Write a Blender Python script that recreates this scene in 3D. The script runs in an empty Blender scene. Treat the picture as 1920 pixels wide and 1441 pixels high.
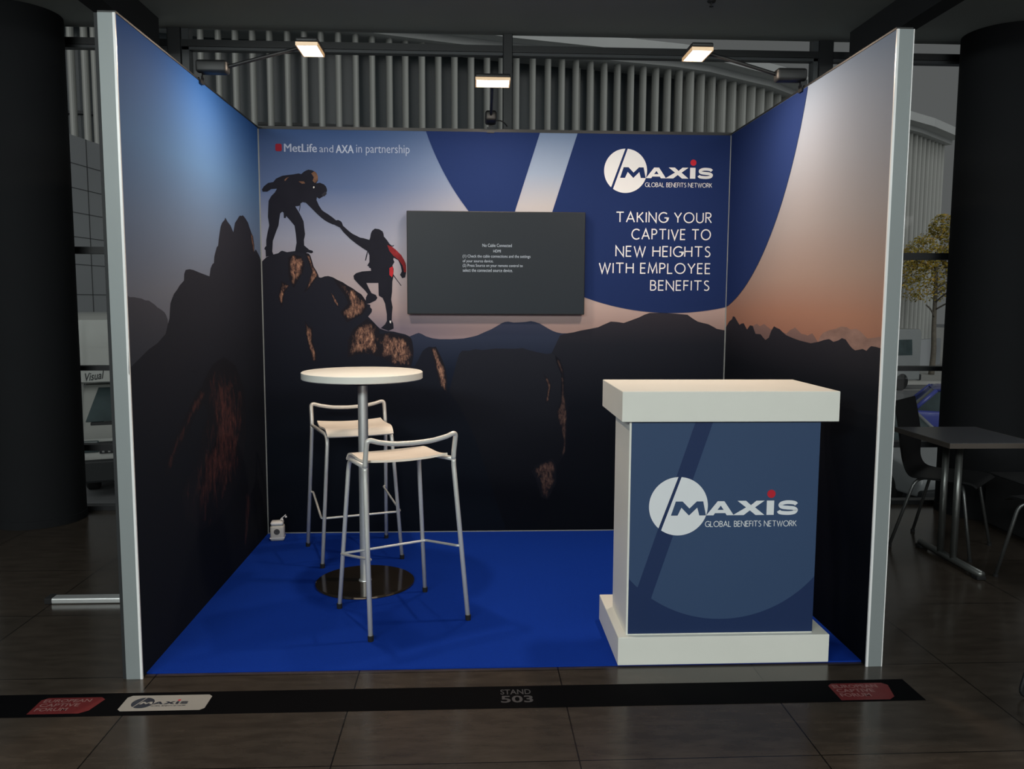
import bpy, bmesh, math, random
from mathutils import Vector, Matrix
from mathutils.geometry import tessellate_polygon
random.seed(7)
PI = math.pi
SC = bpy.context.scene
COL = SC.collection

# ------------------------------------------------------------------ camera
CW, CH = 1920, 1441
F_PX = 1555.3
YAW, PITCH, ROLL = 0.0488371, -0.1012448, 0.0046027
cam_d = bpy.data.cameras.new('camera')
cam = bpy.data.objects.new('camera', cam_d); COL.objects.link(cam)
cam_d.sensor_fit = 'HORIZONTAL'; cam_d.sensor_width = 36.0
cam_d.lens = F_PX / CW * 36.0
cam_d.clip_start = 0.05; cam_d.clip_end = 400
fwd = Vector((math.sin(YAW)*math.cos(PITCH), math.cos(YAW)*math.cos(PITCH), math.sin(PITCH)))
rgt = Vector((math.cos(YAW), -math.sin(YAW), 0)); upv = rgt.cross(fwd)
r2 = rgt*math.cos(ROLL) + upv*math.sin(ROLL); u2 = -rgt*math.sin(ROLL) + upv*math.cos(ROLL)
m = Matrix((r2, u2, -fwd)).transposed().to_4x4(); m.translation = Vector((-0.160023, -5.182615, 1.476854))
cam.matrix_world = m
SC.camera = cam

# ------------------------------------------------------------------ world, sun, hall light, added side fill, exposure
vs = SC.view_settings
vs.view_transform = 'Standard'; vs.look = 'None'; vs.gamma = 1.0; vs.use_curve_mapping = False
vs.exposure = 0.0
w = bpy.data.worlds.new('overcast'); SC.world = w; w.use_nodes = True
bg = w.node_tree.nodes['Background']
bg.inputs['Color'].default_value = (0.98, 1.0, 1.0, 1); bg.inputs['Strength'].default_value = 0.105
sun_d = bpy.data.lights.new('overcast_sun', 'SUN'); sun_d.energy = 0.85; sun_d.angle = 1.0; sun_d.color = (1, .99, .97)
sun = bpy.data.objects.new('overcast_sun', sun_d); COL.objects.link(sun)
sun.rotation_euler = (math.radians(64), 0, math.radians(8)); sun.location = (0, -20, 40)
def area(name, loc, target, sx, sy, watt, col):
    d = bpy.data.lights.new(name, 'AREA'); d.shape = 'RECTANGLE'; d.size = sx; d.size_y = sy; d.energy = watt; d.color = col
    o = bpy.data.objects.new(name, d); COL.objects.link(o); o.location = loc
    o.rotation_euler = (Vector(target) - Vector(loc)).to_track_quat('-Z', 'Y').to_euler()
    return o
area('side_fill_light', (-3.4, -2.3, 3.22), (-3.4, -2.0, 0), 0.9, 0.9, 16, (0.95, 1.0, 0.99))  # added fill lamp out of view, brightens the floor left of the stand
area('side_fill_light', (3.5, -2.2, 3.22), (3.5, -1.9, 0), 0.9, 0.9, 16, (0.95, 1.0, 0.99))  # same added fill on the right, for the floor and cafe table
area('hall_light', (-2.4, -7.6, 3.15), (0.2, -1.5, 0.9), 4.0, 0.8, 310, (0.93, 1.0, 0.97))
area('hall_light', (2.8, -7.6, 3.15), (0.6, -1.5, 0.9), 4.0, 0.8, 130, (0.93, 1.0, 0.97))

# ------------------------------------------------------------------ materials
def lin(c):
    return tuple(((v/255/12.92) if v/255 <= 0.04045 else ((v/255+0.055)/1.055)**2.4) for v in c)
MATS = {}
def mat(name, col, rough=0.5, metal=0.0, spec=0.5, noise=0.06, scale=6.0, stretch=(1, 1, 1), bump=0.0, emit=None, estr=0.0, coat=0.0):
    """principled surface with a little procedural colour variation"""
    M = bpy.data.materials.new(name); M.use_nodes = True; nt = M.node_tree; N = nt.nodes; L = nt.links
    b = N['Principled BSDF']
    c = lin(col) if max(col) > 1.0 else col
    b.inputs['Roughness'].default_value = rough; b.inputs['Metallic'].default_value = metal
    b.inputs['Specular IOR Level'].default_value = spec; b.inputs['Coat Weight'].default_value = coat
    tc = N.new('ShaderNodeTexCoord'); mp = N.new('ShaderNodeMapping'); mp.inputs['Scale'].default_value = stretch
    nz = N.new('ShaderNodeTexNoise'); nz.inputs['Scale'].default_value = scale; nz.inputs['Detail'].default_value = 5
    L.new(tc.outputs['Object'], mp.inputs['Vector']); L.new(mp.outputs['Vector'], nz.inputs['Vector'])
    rp = N.new('ShaderNodeValToRGB')
    rp.color_ramp.elements[0].position = 0.3; rp.color_ramp.elements[1].position = 0.7
    rp.color_ramp.elements[0].color = (*[v*(1-noise) for v in c], 1); rp.color_ramp.elements[1].color = (*[min(1, v*(1+noise)) for v in c], 1)
    L.new(nz.outputs['Fac'], rp.inputs['Fac']); L.new(rp.outputs['Color'], b.inputs['Base Color'])
    if bump:
        bp = N.new('ShaderNodeBump'); bp.inputs['Strength'].default_value = bump; bp.inputs['Distance'].default_value = 0.002
        L.new(nz.outputs['Fac'], bp.inputs['Height']); L.new(bp.outputs['Normal'], b.inputs['Normal'])
    if emit is not None:
        b.inputs['Emission Color'].default_value = (*lin(emit), 1); b.inputs['Emission Strength'].default_value = estr
    MATS[name] = M
    return M
def ramp_mat(name, axis, stops, rough=0.55, xmix=None, ylo=None):
    """print with a colour gradient along an object axis (part of the printed picture)"""
    M = bpy.data.materials.new(name); M.use_nodes = True; nt = M.node_tree; N = nt.nodes; L = nt.links
    b = N['Principled BSDF']; b.inputs['Roughness'].default_value = 0.75; b.inputs['Specular IOR Level'].default_value = 0.08
    tc = N.new('ShaderNodeTexCoord'); sp = N.new('ShaderNodeSeparateXYZ'); L.new(tc.outputs['Object'], sp.inputs[0])
    def ramp(st):
        z0, z1 = st[0][0], st[-1][0]
        mr = N.new('ShaderNodeMapRange'); mr.inputs['From Min'].default_value = z0; mr.inputs['From Max'].default_value = z1
        L.new(sp.outputs[axis], mr.inputs['Value'])
        r = N.new('ShaderNodeValToRGB'); e = r.color_ramp.elements
        while len(e) < len(st): e.new(0.5)
        for k, (z, c) in enumerate(st):
            e[k].position = (z-z0)/(z1-z0); e[k].color = (*lin(c), 1)
        L.new(mr.outputs['Result'], r.inputs['Fac']); return r.outputs['Color']
    out = ramp(stops)
    if xmix:
        ax2, a0, a1, st2 = xmix
        o2 = ramp(st2)
        mr = N.new('ShaderNodeMapRange'); mr.inputs['From Min'].default_value = a0; mr.inputs['From Max'].default_value = a1
        mr.interpolation_type = 'SMOOTHSTEP'; L.new(sp.outputs[ax2], mr.inputs['Value'])
        mx = N.new('ShaderNodeMix'); mx.data_type = 'RGBA'
        L.new(mr.outputs['Result'], mx.inputs['Factor']); L.new(out, mx.inputs['A']); L.new(o2, mx.inputs['B']); out = mx.outputs['Result']
    L.new(out, b.inputs['Base Color'])
    return M
def rock_mat(name, dark, mid, hi, scale=16, wk=1.0):
    """printed rock: vertical grain, fading into the dark print at the edge of the patch ('w' attribute)"""
    M = bpy.data.materials.new(name); M.use_nodes = True; nt = M.node_tree; N = nt.nodes; L = nt.links
    mid2 = tuple((a+e_)/2 for a, e_ in zip(mid, hi))
    b = N['Principled BSDF']; b.inputs['Roughness'].default_value = 0.75; b.inputs['Specular IOR Level'].default_value = 0.08
    tc = N.new('ShaderNodeTexCoord'); mp = N.new('ShaderNodeMapping'); mp.inputs['Scale'].default_value = (1.7, 1.7, 0.8)
    L.new(tc.outputs['Object'], mp.inputs['Vector'])
    nz = N.new('ShaderNodeTexNoise'); nz.inputs['Scale'].default_value = scale; nz.inputs['Detail'].default_value = 9; nz.inputs['Roughness'].default_value = 0.68
    nz.inputs['Distortion'].default_value = 0.6
    L.new(mp.outputs['Vector'], nz.inputs['Vector'])
    at = N.new('ShaderNodeAttribute'); at.attribute_name = 'w'
    n2 = N.new('ShaderNodeTexNoise'); n2.inputs['Scale'].default_value = scale*2.3; n2.inputs['Detail'].default_value = 9; n2.inputs['Roughness'].default_value = 0.72
    L.new(mp.outputs['Vector'], n2.inputs['Vector'])
    # how much of the lit rock shows: patch weight broken up by the coarse noise
    ms = N.new('ShaderNodeMath'); ms.operation = 'MULTIPLY_ADD'; ms.inputs[1].default_value = 3.2; ms.inputs[2].default_value = -1.75; L.new(nz.outputs['Fac'], ms.inputs[0])
    sm = N.new('ShaderNodeMath'); sm.operation = 'ADD'; L.new(ms.outputs[0], sm.inputs[0]); L.new(at.outputs['Fac'], sm.inputs[1])
    mk = N.new('ShaderNodeMapRange'); mk.inputs['From Min'].default_value = 0.25; mk.inputs['From Max'].default_value = wk; L.new(sm.outputs[0], mk.inputs['Value'])
    rp = N.new('ShaderNodeValToRGB'); e = rp.color_ramp.elements; e.new(0.5); e.new(0.6)
    for k, (pz, c) in enumerate([(0.36, dark), (0.45, mid), (0.55, mid2), (0.66, hi)]):
        e[k].position = pz; e[k].color = (*lin(c), 1)
    L.new(n2.outputs['Fac'], rp.inputs['Fac'])
    mx = N.new('ShaderNodeMix'); mx.data_type = 'RGBA'; mx.inputs['A'].default_value = (*lin(dark), 1)
    L.new(mk.outputs['Result'], mx.inputs['Factor']); L.new(rp.outputs['Color'], mx.inputs['B']); L.new(mx.outputs['Result'], b.inputs['Base Color'])
    return M

# ------------------------------------------------------------------ object helpers
def link(name, me, m, parent=None, smooth=False):
    o = bpy.data.objects.new(name, me); COL.objects.link(o)
    for k in (m if isinstance(m, (list, tuple)) else [m]): me.materials.append(k)
    if parent is not None: o.parent = parent
    if smooth:
        for p in me.polygons: p.use_smooth = True
    return o
def obj(name, bm, m, parent=None, smooth=False, ang=None):
    bmesh.ops.recalc_face_normals(bm, faces=bm.faces)
    me = bpy.data.meshes.new(name); bm.to_mesh(me); bm.free()
    o = link(name, me, m, parent, smooth)
    if ang is not None:
        for p in me.polygons: p.use_smooth = True
        me.set_sharp_from_angle(angle=math.radians(ang))
    return o
def empty(name, loc=(0, 0, 0), rz=0.0):
    o = bpy.data.objects.new(name, None); COL.objects.link(o); o.empty_display_size = 0.1
    o.location = loc; o.rotation_euler = (0, 0, rz); return o
def tag(o, label, cat, group=None, kind=None):
    o['label'] = label; o['category'] = cat
    if group: o['group'] = group
    if kind: o['kind'] = kind
    return o
def structure(o): o['kind'] = 'structure'; return o
def BM(): return bmesh.new()
def box(bm, x0, y0, z0, x1, y1, z1, bev=0.0, seg=2, mi=0):
    vs_ = [bm.verts.new(v) for v in ((x0,y0,z0),(x1,y0,z0),(x1,y1,z0),(x0,y1,z0),(x0,y0,z1),(x1,y0,z1),(x1,y1,z1),(x0,y1,z1))]
    fs = [bm.faces.new([vs_[i] for i in f]) for f in ((3,2,1,0),(4,5,6,7),(0,1,5,4),(1,2,6,5),(2,3,7,6),(3,0,4,7))]
    for f in fs: f.material_index = mi
    if bev > 0:
        es = list({e for f in fs for e in f.edges})
        bmesh.ops.bevel(bm, geom=es, offset=bev, segments=seg, profile=0.5, affect='EDGES', clamp_overlap=True)
    return bm
def smooth_path(pts, n=6):
    P = [Vector(p) for p in pts]; out = []
    for i in range(len(P)-1):
        a, b_, c, d = P[max(i-1, 0)], P[i], P[i+1], P[min(i+2, len(P)-1)]
        for k in range(n):
            t = k/n
            out.append(0.5*((2*b_)+(c-a)*t+(2*a-5*b_+4*c-d)*t*t+(3*b_-a-3*c+d)*t**3))
    out.append(P[-1]); return out
def fillet(pts, r, n=6):
    P = [Vector(p) for p in pts]; out = [P[0]]
    for i in range(1, len(P)-1):
        a, b_, c = P[i-1], P[i], P[i+1]
        u = (a-b_); v = (c-b_); rr = min(r, u.length*0.48, v.length*0.48)
        s_ = b_+u.normalized()*rr; e_ = b_+v.normalized()*rr
        for k in range(n+1):
            t = k/n; out.append((1-t)**2*s_+2*t*(1-t)*b_+t*t*e_)
    out.append(P[-1]); return out
def tube(bm, pts, r, n=10, cap=True):
    P = [Vector(p) for p in pts]; rings = []
    t0 = (P[1]-P[0]).normalized()
    ref = Vector((0, 0, 1)) if abs(t0.z) < 0.9 else Vector((1, 0, 0))
    nv = t0.cross(ref).normalized()
    for i, p in enumerate(P):
        t = (P[min(i+1, len(P)-1)]-P[max(i-1, 0)]).normalized()
        nv = (nv-t*nv.dot(t)).normalized(); bv = t.cross(nv)
        rr = r[i] if isinstance(r, (list, tuple)) else r
        rings.append([bm.verts.new(p+nv*(rr*math.cos(2*PI*k/n))+bv*(rr*math.sin(2*PI*k/n))) for k in range(n)])
    for a, b_ in zip(rings, rings[1:]):
        for k in range(n): bm.faces.new((a[k], a[(k+1) % n], b_[(k+1) % n], b_[k]))
    if cap: bm.faces.new(rings[0][::-1]); bm.faces.new(rings[-1])
    return bm
def lathe(bm, prof, c=(0, 0, 0), n=48):
    rings = []
    for r, z in prof:
        if r < 1e-6: rings.append([bm.verts.new((c[0], c[1], c[2]+z))])
        else: rings.append([bm.verts.new((c[0]+r*math.cos(2*PI*k/n), c[1]+r*math.sin(2*PI*k/n), c[2]+z)) for k in range(n)])
    for a, b_ in zip(rings, rings[1:]):
        for k in range(n):
            k2 = (k+1) % n
            if len(a) == 1 and len(b_) == 1: continue
            if len(a) == 1: bm.faces.new((a[0], b_[k2], b_[k]))
            elif len(b_) == 1: bm.faces.new((a[k], a[k2], b_[0]))
            else: bm.faces.new((a[k], a[k2], b_[k2], b_[k]))
    return bm
def prism(bm, poly, f0, f1, mi=0):
    """solid between two copies of a 2-d outline; f0/f1 map (u,v) to 3-d"""
    a = [bm.verts.new(f0(*p)) for p in poly]; b_ = [bm.verts.new(f1(*p)) for p in poly]; n = len(poly)
    fs = [bm.faces.new(a[::-1]), bm.faces.new(b_)]+[bm.faces.new((a[i], a[(i+1) % n], b_[(i+1) % n], b_[i])) for i in range(n)]
    for f in fs: f.material_index = mi
    return bm
def flat(bm, poly, fn, mi=0, holes=()):
    """flat printed shape: tessellated outline; fn maps (u,v) to 3-d"""
    loops = [list(poly)]+[list(h) for h in holes]
    tri = tessellate_polygon([[Vector((a, b_, 0)) for a, b_ in l] for l in loops])
    pts = [p for l in loops for p in l]; vs_ = [bm.verts.new(fn(*p)) for p in pts]
    for t in tri:
        try: f = bm.faces.new([vs_[i] for i in t]); f.material_index = mi
        except ValueError: pass
    return bm
def soft(bm, poly, fn, mi=0, inset=0.55):
    """flat printed patch; vertex weight 'w' rises from 0 on its outline to 1 well inside"""
    lay = bm.verts.layers.float.get('w') or bm.verts.layers.float.new('w')
    P = [Vector((a, b_)) for a, b_ in poly]; n = len(P)
    area_ = abs(sum(P[i].x*P[(i+1) % n].y-P[(i+1) % n].x*P[i].y for i in range(n)))/2
    d0 = inset*area_/sum((P[i]-P[(i+1) % n]).length for i in range(n))*1.6
    t = BM(); vs_ = [t.verts.new((p.x, p.y, 0)) for p in P]
    for q in tessellate_polygon([[Vector((p.x, p.y, 0)) for p in P]]):
        try: t.faces.new([vs_[i] for i in q])
        except ValueError: pass
    for _ in range(5):
        es = [e for e in t.edges if e.calc_length() > d0*0.7]
        if not es or len(t.faces) > 4000: break
        bmesh.ops.subdivide_edges(t, edges=es, cuts=1, use_grid_fill=True)
    bmesh.ops.triangulate(t, faces=list(t.faces))
    def dist(p):
        best = 9
        for i in range(n):
            a, e = P[i], P[(i+1) % n]-P[i]; k = max(0, min(1, (p-a).dot(e)/max(e.length_squared, 1e-12))); best = min(best, (p-a-e*k).length)
        return best
    mp = {}
    for v in t.verts:
        q = bm.verts.new(fn(v.co.x, v.co.y)); q[lay] = min(1.0, dist(Vector((v.co.x, v.co.y)))/d0); mp[v] = q
    for f in t.faces: g = bm.faces.new([mp[v] for v in f.verts]); g.material_index = mi
    t.free(); return bm
def clip(poly, a, b_, c):
    """keep the part of a convex outline with a*u+b*v <= c"""
    out = []
    for i in range(len(poly)):
        p, q = poly[i], poly[(i+1) % len(poly)]
        dp, dq = a*p[0]+b_*p[1]-c, a*q[0]+b_*q[1]-c
        if dp <= 0: out.append(p)
        if dp*dq < 0:
            t = dp/(dp-dq); out.append((p[0]+(q[0]-p[0])*t, p[1]+(q[1]-p[1])*t))
    return out
def circle(cx, cy, r, n=160): return [(cx+r*math.cos(2*PI*k/n), cy+r*math.sin(2*PI*k/n)) for k in range(n)]
# ---- lettering
def arc(cx, cy, rx, ry, a0, a1, n=14): return [(cx+rx*math.cos(math.radians(a0+(a1-a0)*k/n)), cy+ry*math.sin(math.radians(a0+(a1-a0)*k/n))) for k in range(n+1)]
GL = {
 'T': (.74, [[(0,1),(.74,1)], [(.37,1),(.37,0)]]), 'A': (.80, [[(0,0),(.4,1),(.8,0)], [(.14,.33),(.66,.33)]]),
 'K': (.62, [[(0,0),(0,1)], [(.56,1),(0,.42)], [(.17,.58),(.62,0)]]), 'I': (.0, [[(0,0),(0,1)]]),
 'N': (.72, [[(0,0),(0,1),(.72,0),(.72,1)]]), 'G': (.82, [arc(.48,.5,.48,.5,48,360), [(.96-.14,.5-.33),(.82,.46),(.55,.46)]]),
 'Y': (.70, [[(0,1),(.35,.46),(.70,1)], [(.35,.46),(.35,0)]]), 'O': (.98, [arc(.49,.5,.49,.5,0,360,28)]),
 'U': (.66, [[(0,1),(0,.33)]+arc(.33,.33,.33,.33,180,360)+[(.66,1)]]),
 'R': (.56, [[(0,0),(0,1),(.24,1)]+arc(.24,.76,.26,.24,90,-90)+[(0,.52)], [(.2,.52),(.56,0)]]),
 'C': (.80, [arc(.48,.5,.48,.5,48,312)]), 'P': (.50, [[(0,0),(0,1),(.24,1)]+arc(.24,.75,.26,.25,90,-90)+[(0,.5)]]),
 'V': (.74, [[(0,1),(.37,0),(.74,1)]]), 'E': (.48, [[(.48,1),(0,1),(0,0),(.48,0)], [(0,.53),(.43,.53)]]),
 'W': (1.08, [[(0,1),(.28,0),(.54,.95),(.80,0),(1.08,1)]]), 'H': (.68, [[(0,0),(0,1)], [(.68,0),(.68,1)], [(0,.53),(.68,.53)]]),
 'S': (.46, [smooth_path([(.43,.92,0),(.27,1,0),(.08,.93,0),(.03,.76,0),(.14,.6,0),(.3,.5,0),(.44,.36,0),(.46,.2,0),(.36,.05,0),(.2,0,0),(.01,.07,0)], 4)]),
 'M': (.86, [[(0,0),(.1,1),(.43,.1),(.76,1),(.86,0)]]), 'L': (.46, [[(0,1),(0,0),(.46,0)]]),
 'B': (.52, [[(0,0),(0,1),(.24,1)]+arc(.24,.77,.23,.23,90,-90,10)+[(0,.54)], [(.24,.54)]+arc(.24,.27,.28,.27,90,-90,10)+[(0,0)]]),
 'F': (.46, [[(0,0),(0,1),(.46,1)], [(0,.53),(.41,.53)]]), 'D': (.74, [[(0,0),(0,1),(.26,1)]+arc(.26,.5,.48,.5,90,-90)+[(0,0)]]),
}
def strokes(bm, lines, th, fn, mi=0):
    """each line becomes one mitred ribbon; lines of a letter sit a hair above each other"""
    for k, ln in enumerate(lines):
        P = [Vector((p[0], p[1])) for p in ln]; P = [p for i, p in enumerate(P) if i == 0 or (p-P[i-1]).length > 1e-7]
        closed = (P[0]-P[-1]).length < 1e-6 and len(P) > 3
        if closed: P = P[:-1]
        n = len(P); A, B = [], []
        for i in range(n):
            pv = P[i-1] if (closed or i > 0) else None; nx = P[(i+1) % n] if (closed or i < n-1) else None
            d1 = (P[i]-pv).normalized() if pv is not None else None; d2 = (nx-P[i]).normalized() if nx is not None else None
            if d1 is None: d1 = d2
            if d2 is None: d2 = d1
            n1 = Vector((-d1.y, d1.x)); n2 = Vector((-d2.y, d2.x)); m_ = (n1+n2)
            m_ = m_.normalized() if m_.length > 1e-6 else n1
            l = th/2/max(0.35, m_.dot(n1))
            A.append(P[i]+m_*l); B.append(P[i]-m_*l)
        va = [bm.verts.new(fn(p.x, p.y, k)) for p in A]; vb = [bm.verts.new(fn(p.x, p.y, k)) for p in B]
        for i in range(n if closed else n-1):
            j = (i+1) % n; f = bm.faces.new((va[i], va[j], vb[j], vb[i])); f.material_index = mi
    return bm
def letters(bm, text, bxx, weight, fn, mi=0, gap=.28):
    """light sans capitals drawn as strokes, fitted into the box (u0,v0,u1,v1)"""
    x = 0; items = []
    for ch in text:
        if ch == ' ': x += .46; continue
        wd, ls = GL[ch]; items.append((x, ls)); x += wd+gap
    tot = x-gap; u0, v0, u1, v1 = bxx; th = weight*(v1-v0); sx = (u1-u0-th)/tot; sy = v1-v0-th
    for ox, ls in items:
        strokes(bm, [[(u0+th/2+(ox+p[0])*sx, v0+th/2+p[1]*sy) for p in l] for l in ls], th, fn, mi)
    return bm
def font_tris(text, offset=0.0, shear=0.0, spacing=1.0):
    cu = bpy.data.curves.new('t', 'FONT'); cu.body = text; cu.offset = offset; cu.shear = shear; cu.space_character = spacing; cu.resolution_u = 3
    o = bpy.data.objects.new('t', cu); COL.objects.link(o)
    dg = bpy.context.evaluated_depsgraph_get(); me = bpy.data.meshes.new_from_object(o.evaluated_get(dg))
    V = [(v.co.x, v.co.y) for v in me.vertices]; Fs = [tuple(p.vertices) for p in me.polygons]
    bpy.data.objects.remove(o); bpy.data.curves.remove(cu); bpy.data.meshes.remove(me)
    return V, Fs
def font(bm, text, bxx, fn, mi=0, offset=0.0, shear=0.0, spacing=1.0, keep=False):
    V, Fs = font_tris(text, offset, shear, spacing)
    a0, a1 = min(v[0] for v in V), max(v[0] for v in V); b0, b1 = min(v[1] for v in V), max(v[1] for v in V)
    u0, v0, u1, v1 = bxx; sx = (u1-u0)/(a1-a0); sy = (v1-v0)/(b1-b0)
    vv = [bm.verts.new(fn(u0+(x-a0)*sx, v0+(y-b0)*sy)) for x, y in V]
    for f in Fs: g = bm.faces.new([vv[i] for i in f]); g.material_index = mi
    return bm

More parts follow.
